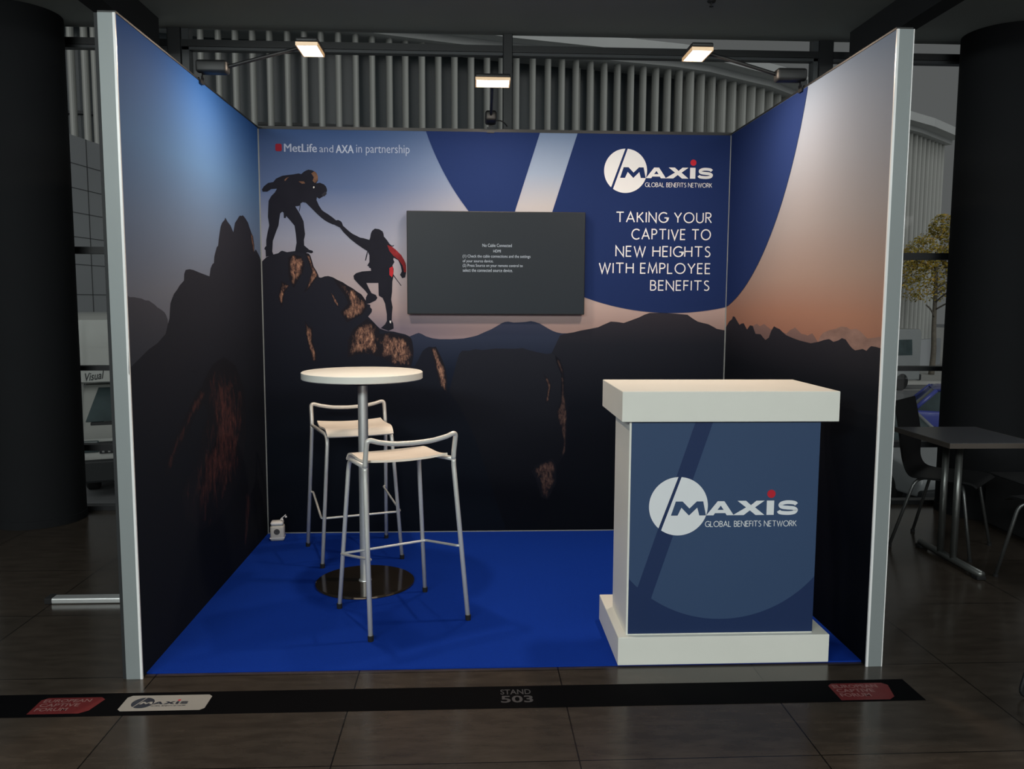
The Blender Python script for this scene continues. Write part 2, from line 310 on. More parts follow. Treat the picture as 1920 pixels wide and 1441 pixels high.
# ---- outlines of the printed pictures and plan lines, in metres on their own surface
D = {
'L_far': [(-2.0034,1.4894),(-1.982,1.4813),(-1.9459,1.4822),(-1.9093,1.4794),(-1.8664,1.4765),(-1.834,1.4696),(-1.7945,1.4687),(-1.7722,1.462),(-1.7379,1.453),(-1.7092,1.4415),(-1.6676,1.4311),(-1.6313,1.42),(-1.6111,1.4057),(-1.5964,1.3867),(-1.6011,1.2393),(-2.0185,1.1967)],
'L_main': [(-2.0189,1.1927),(-2.0068,1.2158),(-1.8195,1.275),(-1.7216,1.2954),(-1.6279,1.3293),(-1.5981,1.3704),(-1.5762,1.3933),(-1.5654,1.4356),(-1.5593,1.4567),(-1.5417,1.4733),(-1.5126,1.4971),(-1.4698,1.5167),(-1.4404,1.5341),(-1.3813,1.5573),(-1.3754,1.587),(-1.3547,1.605),(-1.3024,1.6108),(-1.2496,1.6087),(-1.164,1.5998),(-1.0152,1.5863),(-0.9937,1.6259),(-0.9653,1.6461),(-0.9376,1.6555),(-0.9293,1.6833),(-0.9146,1.7033),(-0.884,1.7355),(-0.8591,1.7454),(-0.8465,1.7769),(-0.8305,1.806),(-0.8077,1.8442),(-0.7808,1.8663),(-0.7364,1.8846),(-0.7193,1.8993),(-0.6873,1.8835),(-0.6285,1.8656),(-0.5994,1.8476),(-0.5799,1.8344),(-0.5427,1.888),(-0.4975,1.9101),(-0.4628,1.9285),(-0.4399,1.9369),(-0.4107,1.9379),(-0.383,1.9444),(-0.3493,1.9378),(-0.3155,1.9274),(-0.2745,1.9124),(-0.2481,1.8895),(-0.1912,1.8495),(-0.1639,1.7999),(-0.1509,1.7553),(-0.1188,1.7715),(-0.0818,1.7559),(-0.0493,1.7412),(-0.0168,1.7229),(0.0003,1.7069),(0.0135,1.7042)],
'L_h1': [(-0.2264,1.8646),(-0.1743,1.8443),(-0.152,1.7942),(-0.1545,1.7453),(-0.183,1.7599),(-0.2083,1.8033)],
'L_h2': [(-1.1635,1.0784),(-1.0816,1.1204),(-0.9974,1.1556),(-0.824,1.1778),(-0.6119,1.1169),(-0.52,1.0336),(-0.457,0.9696),(-0.4287,0.8298),(-0.4497,0.6958),(-0.4935,0.6154),(-0.6114,0.4751),(-0.7807,0.4109),(-1.0241,0.3564),(-1.2605,0.3793),(-1.4621,0.4913),(-1.5156,0.6135),(-1.4213,0.6697),(-1.302,0.6924),(-1.2149,0.8228),(-1.1029,0.9136),(-1.1959,1.0083)],
'L_h3': [(-1.2662,1.0406),(-1.139,1.0677),(-1.0944,0.9963),(-1.276,0.9456),(-1.4008,0.8692),(-1.5376,0.8161),(-1.648,0.7409),(-1.6984,0.7297),(-1.672,0.797),(-1.585,0.8619),(-1.4611,0.9327)],
'L_h4': [(-0.4835,0.3679),(-0.3904,0.3861),(-0.3823,0.2832),(-0.4505,0.1603),(-0.5172,0.0402),(-0.5457,0.1083)],
'B_main': [(-1.4413,1.7007),(-1.4275,1.7156),(-1.4104,1.7312),(-1.3901,1.74),(-1.3665,1.7482),(-1.3395,1.7551),(-1.3225,1.7687),(-1.3124,1.7701),(-1.2858,1.7622),(-1.2387,1.7693),(-1.1851,1.763),(-1.1517,1.7531),(-1.1358,1.7095),(-1.1263,1.6759),(-1.11,1.649),(-1.1003,1.6275),(-1.0959,1.612),(-1.0838,1.6086),(-1.06,1.6169),(-1.0397,1.6191),(-1.0128,1.6124),(-0.9827,1.5957),(-0.9525,1.5823),(-0.9223,1.5621),(-0.892,1.5453),(-0.8652,1.5251),(-0.8383,1.5082),(-0.8249,1.4892),(-0.8149,1.4743),(-0.805,1.4504),(-0.7847,1.4437),(-0.7862,1.43),(-0.7748,1.4164),(-0.7771,1.3993),(-0.7854,1.389),(-0.7992,1.3719),(-0.7656,1.3377),(-0.742,1.3117),(-0.7251,1.2967),(-0.6842,1.283),(-0.6431,1.2797),(-0.6021,1.2695),(-0.5713,1.2627),(-0.5439,1.249),(-0.5324,1.2318),(-0.527,1.2145),(-0.5206,1.1592),(-0.5222,1.1246),(-0.528,1.0899),(-0.5385,1.0656),(-0.5144,1.0621),(-0.4864,1.1177),(-0.4655,1.1593),(-0.4447,1.1767),(-0.424,1.1871),(-0.4033,1.1836),(-0.3826,1.1871),(-0.3621,1.1456),(-0.3415,1.104),(-0.3279,1.0623),(-0.3176,1.0205),(-0.3142,0.9926),(-0.311,0.9227),(-0.2868,0.8842),(-0.235,0.8167)],
'B_h1': [(-1.2798,1.7287),(-1.2458,1.7491),(-1.1991,1.736),(-1.1799,1.689),(-1.1945,1.635),(-1.2293,1.5808),(-1.2503,1.5434),(-1.2697,1.5805),(-1.2819,1.6345)],
'B_h2': [(-1.1785,1.7563),(-1.1452,1.7431),(-1.1263,1.6759),(-1.1004,1.6221),(-1.1282,1.5813),(-1.1629,1.5337),(-1.1901,1.52),(-1.162,1.5744),(-1.1405,1.6421),(-1.1593,1.7094)],
'B_h3': [(-1.3233,1.587),(-1.2769,1.5602),(-1.3047,1.5195),(-1.3237,1.4278),(-1.3459,1.4854)],
'B_h4': [(-1.0129,1.6091),(-0.9525,1.5789),(-0.8921,1.5419),(-0.8383,1.5048),(-0.8149,1.4743),(-0.8054,1.4265),(-0.8331,1.3854),(-0.8743,1.3647),(-0.9292,1.3338),(-0.969,1.3986),(-0.9206,1.4533),(-0.9402,1.5009),(-0.98,1.555)],
'B_h5': [(-1.0279,1.5243),(-1.008,1.5006),(-0.9817,1.4531),(-0.9754,1.419),(-1.0086,1.4666)],
'B_h6': [(-0.8062,1.3581),(-0.7656,1.3309),(-0.732,1.2898),(-0.7258,1.2348),(-0.7476,1.1243),(-0.809,1.1449),(-0.8776,1.1345),(-0.9291,1.1172),(-0.924,1.2274),(-0.8889,1.2962)],
'B_h7': [(-0.7323,1.2623),(-0.6706,1.2728),(-0.5817,1.2523),(-0.5372,1.2352),(-0.5219,1.1592),(-0.5349,1.083),(-0.5455,1.0552),(-0.6384,1.0621),(-0.6861,1.1036),(-0.7475,1.1312)],
'B_h8': [(-1.187,1.3432),(-1.1606,1.3091),(-1.1404,1.3023),(-1.142,1.2201),(-1.1165,1.1307),(-1.1205,1.0962),(-1.1445,1.0928),(-1.1634,1.1651),(-1.1819,1.2611)],
'B_h9': [(-0.4171,1.1802),(-0.3826,1.1837),(-0.3621,1.1456),(-0.3279,1.0588),(-0.3143,0.9856),(-0.318,0.9017),(-0.3561,0.9367),(-0.3765,1.0205),(-0.3968,1.1039)],
'B_ridge': [(-0.5737,1.2351),(-0.5309,1.2566),(-0.5096,1.2652),(-0.4882,1.2727),(-0.4669,1.2642),(-0.4457,1.2515),(-0.4031,1.2387),(-0.3603,1.2335),(-0.2855,1.2336),(-0.2105,1.2381),(-0.1568,1.249),(-0.1246,1.2576),(-0.0817,1.2771),(-0.0388,1.2954),(-0.0066,1.3137),(0.0256,1.3331),(0.047,1.3418),(0.0685,1.344),(0.1008,1.3377),(0.1331,1.3388),(0.1762,1.3422),(0.2085,1.3477),(0.2355,1.3424),(0.2625,1.3339),(0.2951,1.3157),(0.3277,1.2965),(0.3494,1.2858),(0.3711,1.2783),(0.4037,1.2719),(0.4362,1.272),(0.528,1.2206),(0.2272,1.0188),(-0.5751,0.8173)],
'B_ridge2': [(0.393,1.2589),(0.4362,1.272),(0.4795,1.2786),(0.5228,1.2895),(0.577,1.2993),(0.6311,1.3103),(0.6743,1.3298),(0.7122,1.3461),(0.7503,1.3441),(0.794,1.3378),(0.8427,1.3552),(0.8915,1.3737),(0.9239,1.39),(0.9564,1.4009),(1.0438,1.4034),(1.1315,1.3962),(1.1975,1.391),(1.231,1.3674),(1.2645,1.348),(1.2978,1.3394),(1.331,1.3319),(1.3645,1.3158),(1.387,1.3028),(1.4202,1.2964),(1.4369,1.2942),(1.4367,0.8141),(0.2287,0.816),(-0.1079,1.0522)],
'B_mesa': [(-0.2477,1.1123),(-0.2377,1.139),(-0.2211,1.1623),(-0.1745,1.1624),(-0.1346,1.1725),(-0.0913,1.1659),(-0.0079,1.1761),(0.1123,1.1743),(0.1591,1.1797),(0.1994,1.1664),(0.2531,1.1531),(0.3069,1.1431),(0.3404,1.1465),(0.3626,1.1331),(0.3867,1.1094),(0.4028,1.0895),(0.4151,1.0578),(0.4193,1.034),(0.4244,0.9304),(0.4417,0.8103),(0.4449,0.7461),(0.4431,0.6897),(0.44,0.609),(0.4369,0.528),(0.4213,0.4875),(0.3846,0.4393),(0.379,0.3185),(0.3357,0.1973),(0.2347,-0.0112),(-0.2772,-0.0065),(-0.3252,0.8169)],
'B_m1': [(0.3626,1.1331),(0.3947,1.1054),(0.4192,1.0419),(0.4287,0.9064),(0.4438,0.7702),(0.4434,0.6655),(0.4385,0.528),(0.4213,0.4875),(0.4091,0.4957),(0.4204,0.5686),(0.3991,0.6818),(0.3742,0.7703),(0.4014,0.8424),(0.4036,1.0101),(0.371,1.0895)],
'B_m2': [(0.249,0.4396),(0.313,0.4637),(0.353,0.4797),(0.3735,0.439),(0.3787,0.3249),(0.3709,0.2963),(0.3613,0.2923),(0.3471,0.2515),(0.3233,0.2107),(0.2828,0.2273),(0.2497,0.342),(0.2173,0.391)],
'B_m3': [(0.2923,1.018),(0.3244,0.9782),(0.3406,0.9464),(0.3256,0.8505),(0.3058,0.8306),(0.3208,0.9384)],
'C1': [(-1.1014,2.1758),(-1.0793,2.18),(-1.0554,2.1704),(-1.0436,2.1586),(-1.0383,2.1448),(-1.0369,2.1329),(-1.0423,2.1209),(-1.0396,2.1122),(-1.0466,2.1069),(-1.0507,2.1009),(-1.0607,2.0988),(-1.0709,2.0927),(-1.0831,2.0846),(-1.093,2.0885),(-1.0989,2.0944),(-1.1013,2.0765),(-1.0878,2.0447),(-1.0703,2.017),(-1.0544,2.0052),(-1.0345,1.9934),(-1.0067,1.9736),(-0.9849,1.9558),(-0.9727,1.9591),(-0.9587,1.952),(-0.9516,1.9441),(-0.9469,1.9341),(-0.9447,1.9241),(-0.9513,1.914),(-0.9586,1.9099),(-0.9794,1.9218),(-0.9954,1.9297),(-1.0074,1.9316),(-1.0294,1.9414),(-1.0513,1.9532),(-1.0751,1.971),(-1.0988,1.9928),(-1.1264,2.0204),(-1.1461,2.0402),(-1.1657,2.0599),(-1.1857,2.0629),(-1.1978,2.0556),(-1.2008,2.0277),(-1.2061,2.0057),(-1.2089,2.0077),(-1.2043,2.0316),(-1.2041,2.0436),(-1.2102,2.0395),(-1.2302,2.0374),(-1.207,1.9997),(-1.1916,1.9699),(-1.182,1.948),(-1.1788,1.912),(-1.1743,1.872),(-1.1771,1.8559),(-1.1823,1.8358),(-1.181,1.8036),(-1.1671,1.7917),(-1.1513,1.7777),(-1.1313,1.7718),(-1.1266,1.7618),(-1.1396,1.7556),(-1.1597,1.7615),(-1.1759,1.7574),(-1.2382,1.761),(-1.2336,1.7872),(-1.2269,1.8194),(-1.2299,1.8675),(-1.2368,1.9215),(-1.2602,1.9513),(-1.2856,1.979),(-1.289,1.967),(-1.2999,1.9669),(-1.3011,1.9988),(-1.309,2.0047),(-1.3212,1.9946),(-1.3282,1.9547),(-1.3329,1.9227),(-1.3478,1.8866),(-1.3585,1.8584),(-1.3692,1.8303),(-1.372,1.7982),(-1.3747,1.766),(-1.3673,1.7439),(-1.4137,1.7335),(-1.4147,1.7737),(-1.4225,1.7797),(-1.4182,1.7918),(-1.4101,1.7979),(-1.4092,1.834),(-1.3999,1.8821),(-1.389,1.9222),(-1.393,1.9541),(-1.3957,1.974),(-1.3924,2.0258),(-1.3893,2.0696),(-1.3727,2.0975),(-1.3523,2.1176),(-1.3377,2.1415),(-1.3717,2.1391),(-1.3959,2.123),(-1.4238,2.1227),(-1.4275,2.1366),(-1.4151,2.1545),(-1.3907,2.1746),(-1.3587,2.1809),(-1.3423,2.2008),(-1.3262,2.2089),(-1.302,2.2191),(-1.2741,2.2233),(-1.2381,2.2277),(-1.2061,2.234),(-1.1902,2.2302),(-1.1739,2.2443),(-1.1598,2.2523),(-1.1457,2.2572),(-1.1219,2.2528),(-1.1002,2.2392),(-1.0906,2.2156),(-1.0911,2.1918)],
'C1_pack': [(-1.1302,2.2349),(-1.11,2.2478),(-1.0963,2.2333),(-1.0906,2.2156),(-1.0918,2.1958),(-1.1013,2.1818),(-1.1113,2.1777),(-1.1231,2.1914),(-1.1147,2.2113)],
'C1_strap': [(-1.2927,2.1935),(-1.2784,2.2075),(-1.2624,2.2116),(-1.2745,2.2036),(-1.2868,2.1876)],
'C1_fold': [(-1.2071,2.1865),(-1.1751,2.1869),(-1.1674,2.1751),(-1.1874,2.1729)],
'C1_buckle': [(-1.1206,2.1558),(-1.1149,2.159),(-1.111,2.1527),(-1.116,2.1459),(-1.1207,2.1486)],
'C1_face': [(-1.0706,2.1086),(-1.0482,2.1288),(-1.0411,2.1209),(-1.0396,2.1122),(-1.0466,2.1069),(-1.0507,2.1009),(-1.0648,2.0976)],
'C2': [(-0.996,1.931),(-0.988,1.949),(-0.9698,1.9578),(-0.952,1.9467),(-0.9471,1.9263),(-0.9268,1.9085),(-0.9064,1.8897),(-0.886,1.8754),(-0.8603,1.8628),(-0.8397,1.8527),(-0.8217,1.8502),(-0.8036,1.8452),(-0.7855,1.8402),(-0.7802,1.8557),(-0.7773,1.8738),(-0.773,1.8867),(-0.7667,1.897),(-0.751,1.9085),(-0.7252,1.9051),(-0.7046,1.8924),(-0.6985,1.877),(-0.6971,1.8616),(-0.6792,1.8411),(-0.6639,1.818),(-0.6484,1.8052),(-0.6353,1.8104),(-0.638,1.8027),(-0.6562,1.801),(-0.6278,1.7846),(-0.5968,1.7538),(-0.5763,1.7228),(-0.5671,1.7021),(-0.5635,1.6866),(-0.5623,1.6502),(-0.5694,1.6137),(-0.5877,1.6084),(-0.6006,1.6291),(-0.5899,1.65),(-0.5949,1.6812),(-0.6102,1.7174),(-0.6387,1.7328),(-0.6414,1.7224),(-0.6338,1.7069),(-0.647,1.686),(-0.6394,1.6653),(-0.6413,1.6315),(-0.614,1.5926),(-0.5923,1.564),(-0.596,1.5614),(-0.6269,1.6029),(-0.6408,1.6211),(-0.648,1.5872),(-0.6502,1.5245),(-0.6569,1.4774),(-0.648,1.4303),(-0.6526,1.3883),(-0.654,1.3488),(-0.6453,1.3304),(-0.643,1.2988),(-0.6746,1.284),(-0.7216,1.3012),(-0.6952,1.325),(-0.6844,1.3461),(-0.684,1.3882),(-0.6938,1.4511),(-0.7091,1.4876),(-0.7324,1.5006),(-0.7341,1.5789),(-0.8071,1.5785),(-0.7919,1.5447),(-0.7766,1.5161),(-0.7507,1.5057),(-0.7404,1.4875),(-0.7511,1.4718),(-0.7878,1.4533),(-0.8035,1.4506),(-0.8139,1.4584),(-0.8109,1.4898),(-0.8001,1.5107),(-0.8181,1.5341),(-0.854,1.5704),(-0.8822,1.6014),(-0.8855,1.6222),(-0.8687,1.6379),(-0.8322,1.6485),(-0.7775,1.653),(-0.7799,1.6696),(-0.7877,1.6695),(-0.7902,1.6799),(-0.8005,1.684),(-0.7872,1.7058),(-0.7867,1.7473),(-0.7958,1.7679),(-0.7997,1.7472),(-0.8079,1.7135),(-0.8131,1.716),(-0.8048,1.7523),(-0.7994,1.773),(-0.8251,1.7883),(-0.8661,1.8164),(-0.9019,1.8444),(-0.9426,1.8852),(-0.9628,1.9133),(-0.9909,1.9259)],
'C2_arm': [(-0.6769,1.8101),(-0.6485,1.8),(-0.6226,1.7795),(-0.5917,1.7487),(-0.5737,1.7177),(-0.5636,1.6814),(-0.5628,1.645),(-0.5759,1.6449),(-0.5844,1.6864),(-0.6076,1.72),(-0.6386,1.7431),(-0.6643,1.774)],
'C2_skirt': [(-0.6654,1.6703),(-0.6444,1.6809),(-0.6406,1.6445),(-0.6493,1.6132),(-0.6658,1.6287)],
'C2_sock': [(-0.6687,1.3472),(-0.6572,1.3472),(-0.6594,1.3304),(-0.6662,1.333)],
'R_near': [(0.0033,1.3071),(-0.0225,1.3228),(-0.0678,1.3507),(-0.1228,1.3666),(-0.1396,1.3844),(-0.1767,1.3822),(-0.2244,1.3575),(-0.271,1.3361),(-0.2882,1.3406),(-0.3052,1.3444),(-0.348,1.3479),(-0.3752,1.3309),(-0.4106,1.3128),(-0.4263,1.3216),(-0.4575,1.3389),(-0.5061,1.3377),(-0.5324,1.3144),(-0.5581,1.294),(-0.6428,1.2948),(-0.682,1.2782),(-0.7201,1.267),(-0.7693,1.2822),(-0.8011,1.319),(-0.8403,1.3455),(-0.8753,1.3392),(-0.9231,1.3334),(-0.9708,1.318),(-1.0173,1.3054),(-1.106,1.2949),(-1.1909,1.2872),(-1.3282,1.2805),(-1.4131,1.2914),(-1.4741,1.3031),(-1.5287,1.31),(-1.5737,1.2995),(-1.6206,1.308),(-1.6567,1.32),(-1.6936,1.3156),(-1.7128,1.3044),(-1.7317,1.2934),(-1.7594,1.2809),(-1.786,1.2745),(-1.8525,1.2844),(-1.8859,1.2786),(-1.9085,1.2934),(-1.9238,1.3),(-1.9631,1.2991),(-2.0131,1.2949)],
'R_far': [(-0.5064,1.335),(-0.545,1.3459),(-0.5758,1.3505),(-0.6232,1.3387),(-0.6601,1.3477),(-0.6892,1.3537),(-0.7418,1.3399),(-0.8003,1.3266),(-0.8833,1.327),(-0.9641,1.3202),(-1.0166,1.3126),(-1.065,1.3335),(-1.1133,1.3437),(-1.1249,1.3498),(-1.1622,1.337),(-1.211,1.3204),(-1.2686,1.3182),(-1.2859,1.3144),(-1.3129,1.3223),(-1.3398,1.3279),(-1.3683,1.3135),(-1.4024,1.2931),(-1.4151,1.2719),(-0.8092,1.2384),(-0.5203,1.2763)],
'R_cloud': [(-1.4127,1.2958),(-1.4314,1.3185),(-1.4607,1.3348),(-1.5295,1.3502),(-1.5871,1.3573),(-1.6424,1.3699),(-1.6973,1.3684),(-1.7339,1.3596),(-1.7855,1.3642),(-1.8246,1.355),(-1.8506,1.3444),(-1.8889,1.3287),(-1.9516,1.3353),(-2.0083,1.3423),(-2.0135,1.2901),(-1.9103,1.2763),(-1.7433,1.2659),(-1.6137,1.2828),(-1.4256,1.2724)],
'HEAD': [('TAKING YOUR',(0.7319,1.9584,1.3359,2.0253)),('CAPTIVE TO',(0.8316,1.8542,1.3322,1.9224)),('NEW HEIGHTS',(0.7332,1.7486,1.3319,1.817)),('WITH EMPLOYEE',(0.6306,1.6445,1.3366,1.7129)),('BENEFITS',(0.9555,1.5399,1.3313,1.6057))],
'GBN': (0.9146,2.1739,1.3369,2.2015),
'LOGO': [(0.6546,2.1389,0.9214,2.4062)],
'METLIFE': (-1.2886,2.3604,-1.0943,2.4091),
'AND': (-1.0784,2.3608,-0.9954,2.4034),
'AXA': (-0.9794,2.3575,-0.8738,2.4048),
'INP': (-0.8578,2.3446,-0.5362,2.411),
'MDOT': (-1.341,2.3634,-1.3028,2.4074),
'FINS': [(-11.55,19.83),(-11.22,19.95),(-10.98,20.03),(-8.25,20.92),(-7.76,21.03),(-7.26,21.05),(-6.75,21.06),(-6.25,21.08),(-5.72,21.1),(-5.22,21.11),(-4.72,21.13),(-4.21,21.15),(-3.71,21.31),(-3.23,21.49),(-2.72,21.67),(-2.24,21.85),(-1.73,22.03),(-1.22,22.21),(-0.71,22.38),(-0.18,22.56),(0.34,22.73),(0.82,22.89),(1.31,23.0),(1.86,23.17),(2.38,23.31),(2.86,23.45),(3.35,23.58),(3.86,23.72),(4.35,23.85),(4.83,23.98),(5.32,24.11),(5.77,24.22),(6.23,24.34),(6.68,24.46),(7.11,24.56),(7.53,24.67),(8.0,24.99),(8.48,25.31),(8.96,25.63),(9.43,25.94),(9.91,26.24),(10.34,26.51),(10.78,26.78),(11.28,27.25),(11.75,27.69),(12.2,28.1),(12.69,28.54),(13.19,28.98),(13.69,29.42),(14.21,29.86),(14.7,30.27),(15.19,30.67),(15.7,31.08),(16.17,31.46),(16.65,31.84),(17.14,31.94),(17.6,32.28),(18.06,32.63),(18.53,32.97),(18.96,33.29),(19.4,33.61),(19.8,33.89),(20.16,34.15),(20.74,34.55),(21.18,34.9),(21.6,35.28),(22.02,35.67),(22.45,36.05),(22.83,36.39),(23.21,36.72),(23.59,37.06),(23.92,37.35)],
'PLAN': [(-12.9,19.71),(-11.55,19.83),(-10.04,20.35),(-8.25,20.92),(-6.75,21.06),(-5.22,21.11),(-3.71,21.31),(-2.24,21.85),(-0.71,22.38),(0.82,22.89),(2.38,23.31),(3.86,23.72),(5.32,24.11),(6.68,24.46),(8.0,24.99),(9.43,25.94),(10.78,26.78),(13.19,28.98),(15.62,31.02),(18.25,32.77),(21.03,34.75),(24.14,37.54)],
'WING': [(-8.71,13.35),(-8.6,14.55)],
'LG': {'M':[(-0.2512,-0.3175),(-0.0948,0.1659),(0.1374,0.1659),(0.3744,-0.0758),(0.6209,0.1659),(0.8389,0.1659),(0.9431,-0.3175),(0.7156,-0.3175),(0.6398,-0.0474),(0.3649,-0.3175),(0.0995,-0.0474),(-0.0237,-0.3175)],'A':[(0.9526,-0.3175),(1.3318,0.1659),(1.5592,0.1659),(1.891,-0.3175),(1.654,-0.3175),(1.6019,-0.2417),(1.2512,-0.2417),(1.1991,-0.3175)],'Ah':[(1.3318,-0.1327),(1.4408,0.0142),(1.545,-0.1327)],'X':[(2.0095,0.1754),(2.2986,0.1754),(2.4739,0.0237),(2.6588,0.1754),(2.9336,0.1754),(2.6161,-0.0521),(2.9431,-0.3175),(2.6398,-0.3175),(2.4408,-0.1564),(2.2322,-0.3175),(1.8815,-0.3175),(1.891,-0.2986),(2.3081,-0.0521)],'i':[(3.0142,0.1754),(3.2654,0.1754),(3.2654,-0.3175),(3.0142,-0.3175)],'S':[(4.0332,0.0379),(3.9763,0.09),(3.8341,0.1137),(3.6682,0.1137),(3.5261,0.0758),(3.4834,0.0142),(3.5498,-0.0474),(3.7393,-0.0711),(3.9289,-0.09),(4.0237,-0.1469),(3.9763,-0.2227),(3.8341,-0.2559),(3.6445,-0.2559),(3.4787,-0.2322),(3.4265,-0.1754)],'dot':(3.1611,0.4076),'slash':[(-0.0284,0.9953),(0.0806,0.9953),(-0.5687,-0.8152),(-0.6682,-0.7678)],'gbn':(0.9194,-0.7204,4.0711,-0.5118)},
}

# ------------------------------------------------------------------ shared materials
W2, DEP, HT = 1.445, 2.012, 2.5
white_lam = mat('white_laminate', (226, 226, 218), rough=0.45, noise=0.015)
wood_white = mat('pale_ply', (232, 222, 208), rough=0.4, noise=0.05, scale=5, stretch=(1, 9, 9))
chrome = mat('brushed_steel', (212, 212, 208), rough=0.34, metal=0.3, noise=0.03)
pole_m = mat('satin_steel', (200, 202, 202), rough=0.4, metal=0.6, noise=0.04, scale=3)
mirror_steel = mat('polished_dark_steel', (92, 82, 70), rough=0.1, metal=0.82, noise=0.03)
black_pl = mat('black_plastic', (20, 21, 23), rough=0.5, noise=0.05)
rubber = mat('black_rubber', (12, 12, 14), rough=0.8, noise=0.05)
alu = mat('pale_aluminium', (134, 141, 142), rough=0.5, metal=0.1, noise=0.02, scale=2)
bead_m = mat('white_bead', (235, 235, 235), rough=0.3, noise=0.01)
dark_outer = mat('dark_outer_board', (24, 27, 30), rough=0.7, noise=0.04)
navy = mat('disc_blue_print', (30, 47, 94), rough=0.75, spec=0.08, noise=0.01)
letter_w = mat('white_print', (225, 228, 232), rough=0.75, spec=0.08, noise=0.01)
letter_blue = mat('pale_blue_print', (168, 182, 205), rough=0.75, spec=0.08, noise=0.01)
red_dot = mat('red_print', (186, 44, 58), rough=0.75, spec=0.08, noise=0.01)

# ------------------------------------------------------------------ floor, carpet
def tile_mat():
    M = bpy.data.materials.new('stone_tile'); M.use_nodes = True; nt = M.node_tree; N = nt.nodes; L = nt.links
    b = N['Principled BSDF']; b.inputs['Roughness'].default_value = 0.2; b.inputs['Specular IOR Level'].default_value = 0.45
    tc = N.new('ShaderNodeTexCoord'); mp = N.new('ShaderNodeMapping'); mp.inputs['Location'].default_value = (0.608+0.795*8, 2.655+0.66*8, 0)
    L.new(tc.outputs['Object'], mp.inputs['Vector'])
    br = N.new('ShaderNodeTexBrick'); br.offset = 0.0; br.inputs['Scale'].default_value = 1.0
    br.inputs['Brick Width'].default_value = 0.795; br.inputs['Row Height'].default_value = 0.66
    br.inputs['Mortar Size'].default_value = 0.0026; br.inputs['Mortar Smooth'].default_value = 0.1
    br.inputs['Color1'].default_value = (*lin((68, 61, 54)), 1); br.inputs['Color2'].default_value = (*lin((62, 57, 52)), 1)
    br.inputs['Mortar'].default_value = (*lin((20, 18, 16)), 1)
    L.new(mp.outputs['Vector'], br.inputs['Vector'])
    m2 = N.new('ShaderNodeMapping'); m2.inputs['Scale'].default_value = (2.0, 7.0, 1); L.new(tc.outputs['Object'], m2.inputs['Vector'])
    nz = N.new('ShaderNodeTexNoise'); nz.inputs['Scale'].default_value = 3.2; nz.inputs['Detail'].default_value = 9; nz.inputs['Roughness'].default_value = 0.62
    L.new(m2.outputs['Vector'], nz.inputs['Vector'])
    rp = N.new('ShaderNodeValToRGB'); rp.color_ramp.elements[0].position = 0.32; rp.color_ramp.elements[1].position = 0.66
    rp.color_ramp.elements[0].color = (0.62, 0.58, 0.55, 1); rp.color_ramp.elements[1].color = (1.05, 1.0, 0.96, 1)
    L.new(nz.outputs['Fac'], rp.inputs['Fac'])
    mx = N.new('ShaderNodeMix'); mx.data_type = 'RGBA'; mx.blend_type = 'MULTIPLY'; mx.inputs['Factor'].default_value = 1
    L.new(br.outputs['Color'], mx.inputs['A']); L.new(rp.outputs['Color'], mx.inputs['B']); L.new(mx.outputs['Result'], b.inputs['Base Color'])
    return M
structure(obj('floor', box(BM(), -9, -13, -0.12, 9, 0.72, 0), tile_mat()))
carpet_m = mat('blue_carpet', (16, 52, 146), rough=0.95, spec=0.05, noise=0.10, scale=220, bump=0.25)
tag(obj('carpet', box(BM(), -1.444, -1.968, 0.0005, 1.444, -0.001, 0.006), carpet_m),
    'bright blue carpet covering the stand floor between the three walls', 'carpet')

# ------------------------------------------------------------------ display walls and their print
sky_b = ramp_mat('printed_sky_back', 'Z', [(1.30, (110, 104, 120)), (1.42, (152, 138, 142)), (1.60, (156, 150, 158)), (1.85, (138, 146, 168)), (2.15, (86, 106, 146)), (2.5, (58, 82, 126))], xmix=('X', -0.95, 0.45, [(1.30, (152, 130, 126)), (1.45, (176, 156, 152)), (1.8, (182, 172, 172)), (2.05, (176, 174, 178)), (2.25, (142, 158, 182)), (2.5, (112, 132, 164))]))
sky_l = ramp_mat('printed_sky_left', 'Z', [(1.2, (88, 92, 104)), (1.5, (102, 108, 122)), (1.8, (96, 114, 142)), (2.1, (82, 116, 160)), (2.5, (46, 90, 156))])
sky_r = ramp_mat('printed_sky_right', 'Z', [(1.2, (136, 94, 80)), (1.42, (152, 114, 98)), (1.6, (150, 130, 122)), (1.85, (143, 138, 140)), (2.1, (136, 140, 150)), (2.5, (128, 142, 162))])
dk_b = ramp_mat('printed_rock_dark', 'Z', [(0, (6, 12, 23)), (0.6, (13, 19, 29)), (1.3, (30, 33, 44)), (1.9, (34, 36, 46))])
dk_l = ramp_mat('printed_spire_dark', 'Z', [(0, (22, 25, 31)), (0.8, (26, 30, 38)), (1.4, (36, 39, 48)), (2.0, (38, 40, 50))])
far_l = ramp_mat('printed_far_ridge', 'Z', [(0.9, (34, 40, 50)), (1.15, (46, 52, 62)), (1.48, (66, 68, 78))])
ridge_b = ramp_mat('printed_blue_ridge', 'Z', [(0, (4, 9, 19)), (0.8, (11, 17, 29)), (1.05, (24, 32, 48)), (1.25, (44, 52, 72)), (1.4, (62, 66, 86))])
ridge_c = ramp_mat('printed_dark_ridge', 'Z', [(0, (6, 10, 18)), (0.8, (14, 18, 27)), (1.2, (32, 35, 44)), (1.42, (52, 50, 58))])
mesa_m = ramp_mat('printed_mesa', 'Z', [(0.1, (5, 9, 18)), (0.7, (20, 23, 31)), (1.2, (34, 37, 46))])
near_r = ramp_mat('printed_right_ridge', 'Z', [(0, (3, 6, 14)), (0.6, (7, 11, 19)), (1.1, (18, 22, 29)), (1.4, (44, 44, 52))])
far_r = ramp_mat('printed_hazy_ridge', 'Z', [(1.15, (62, 58, 62)), (1.36, (124, 100, 96))])
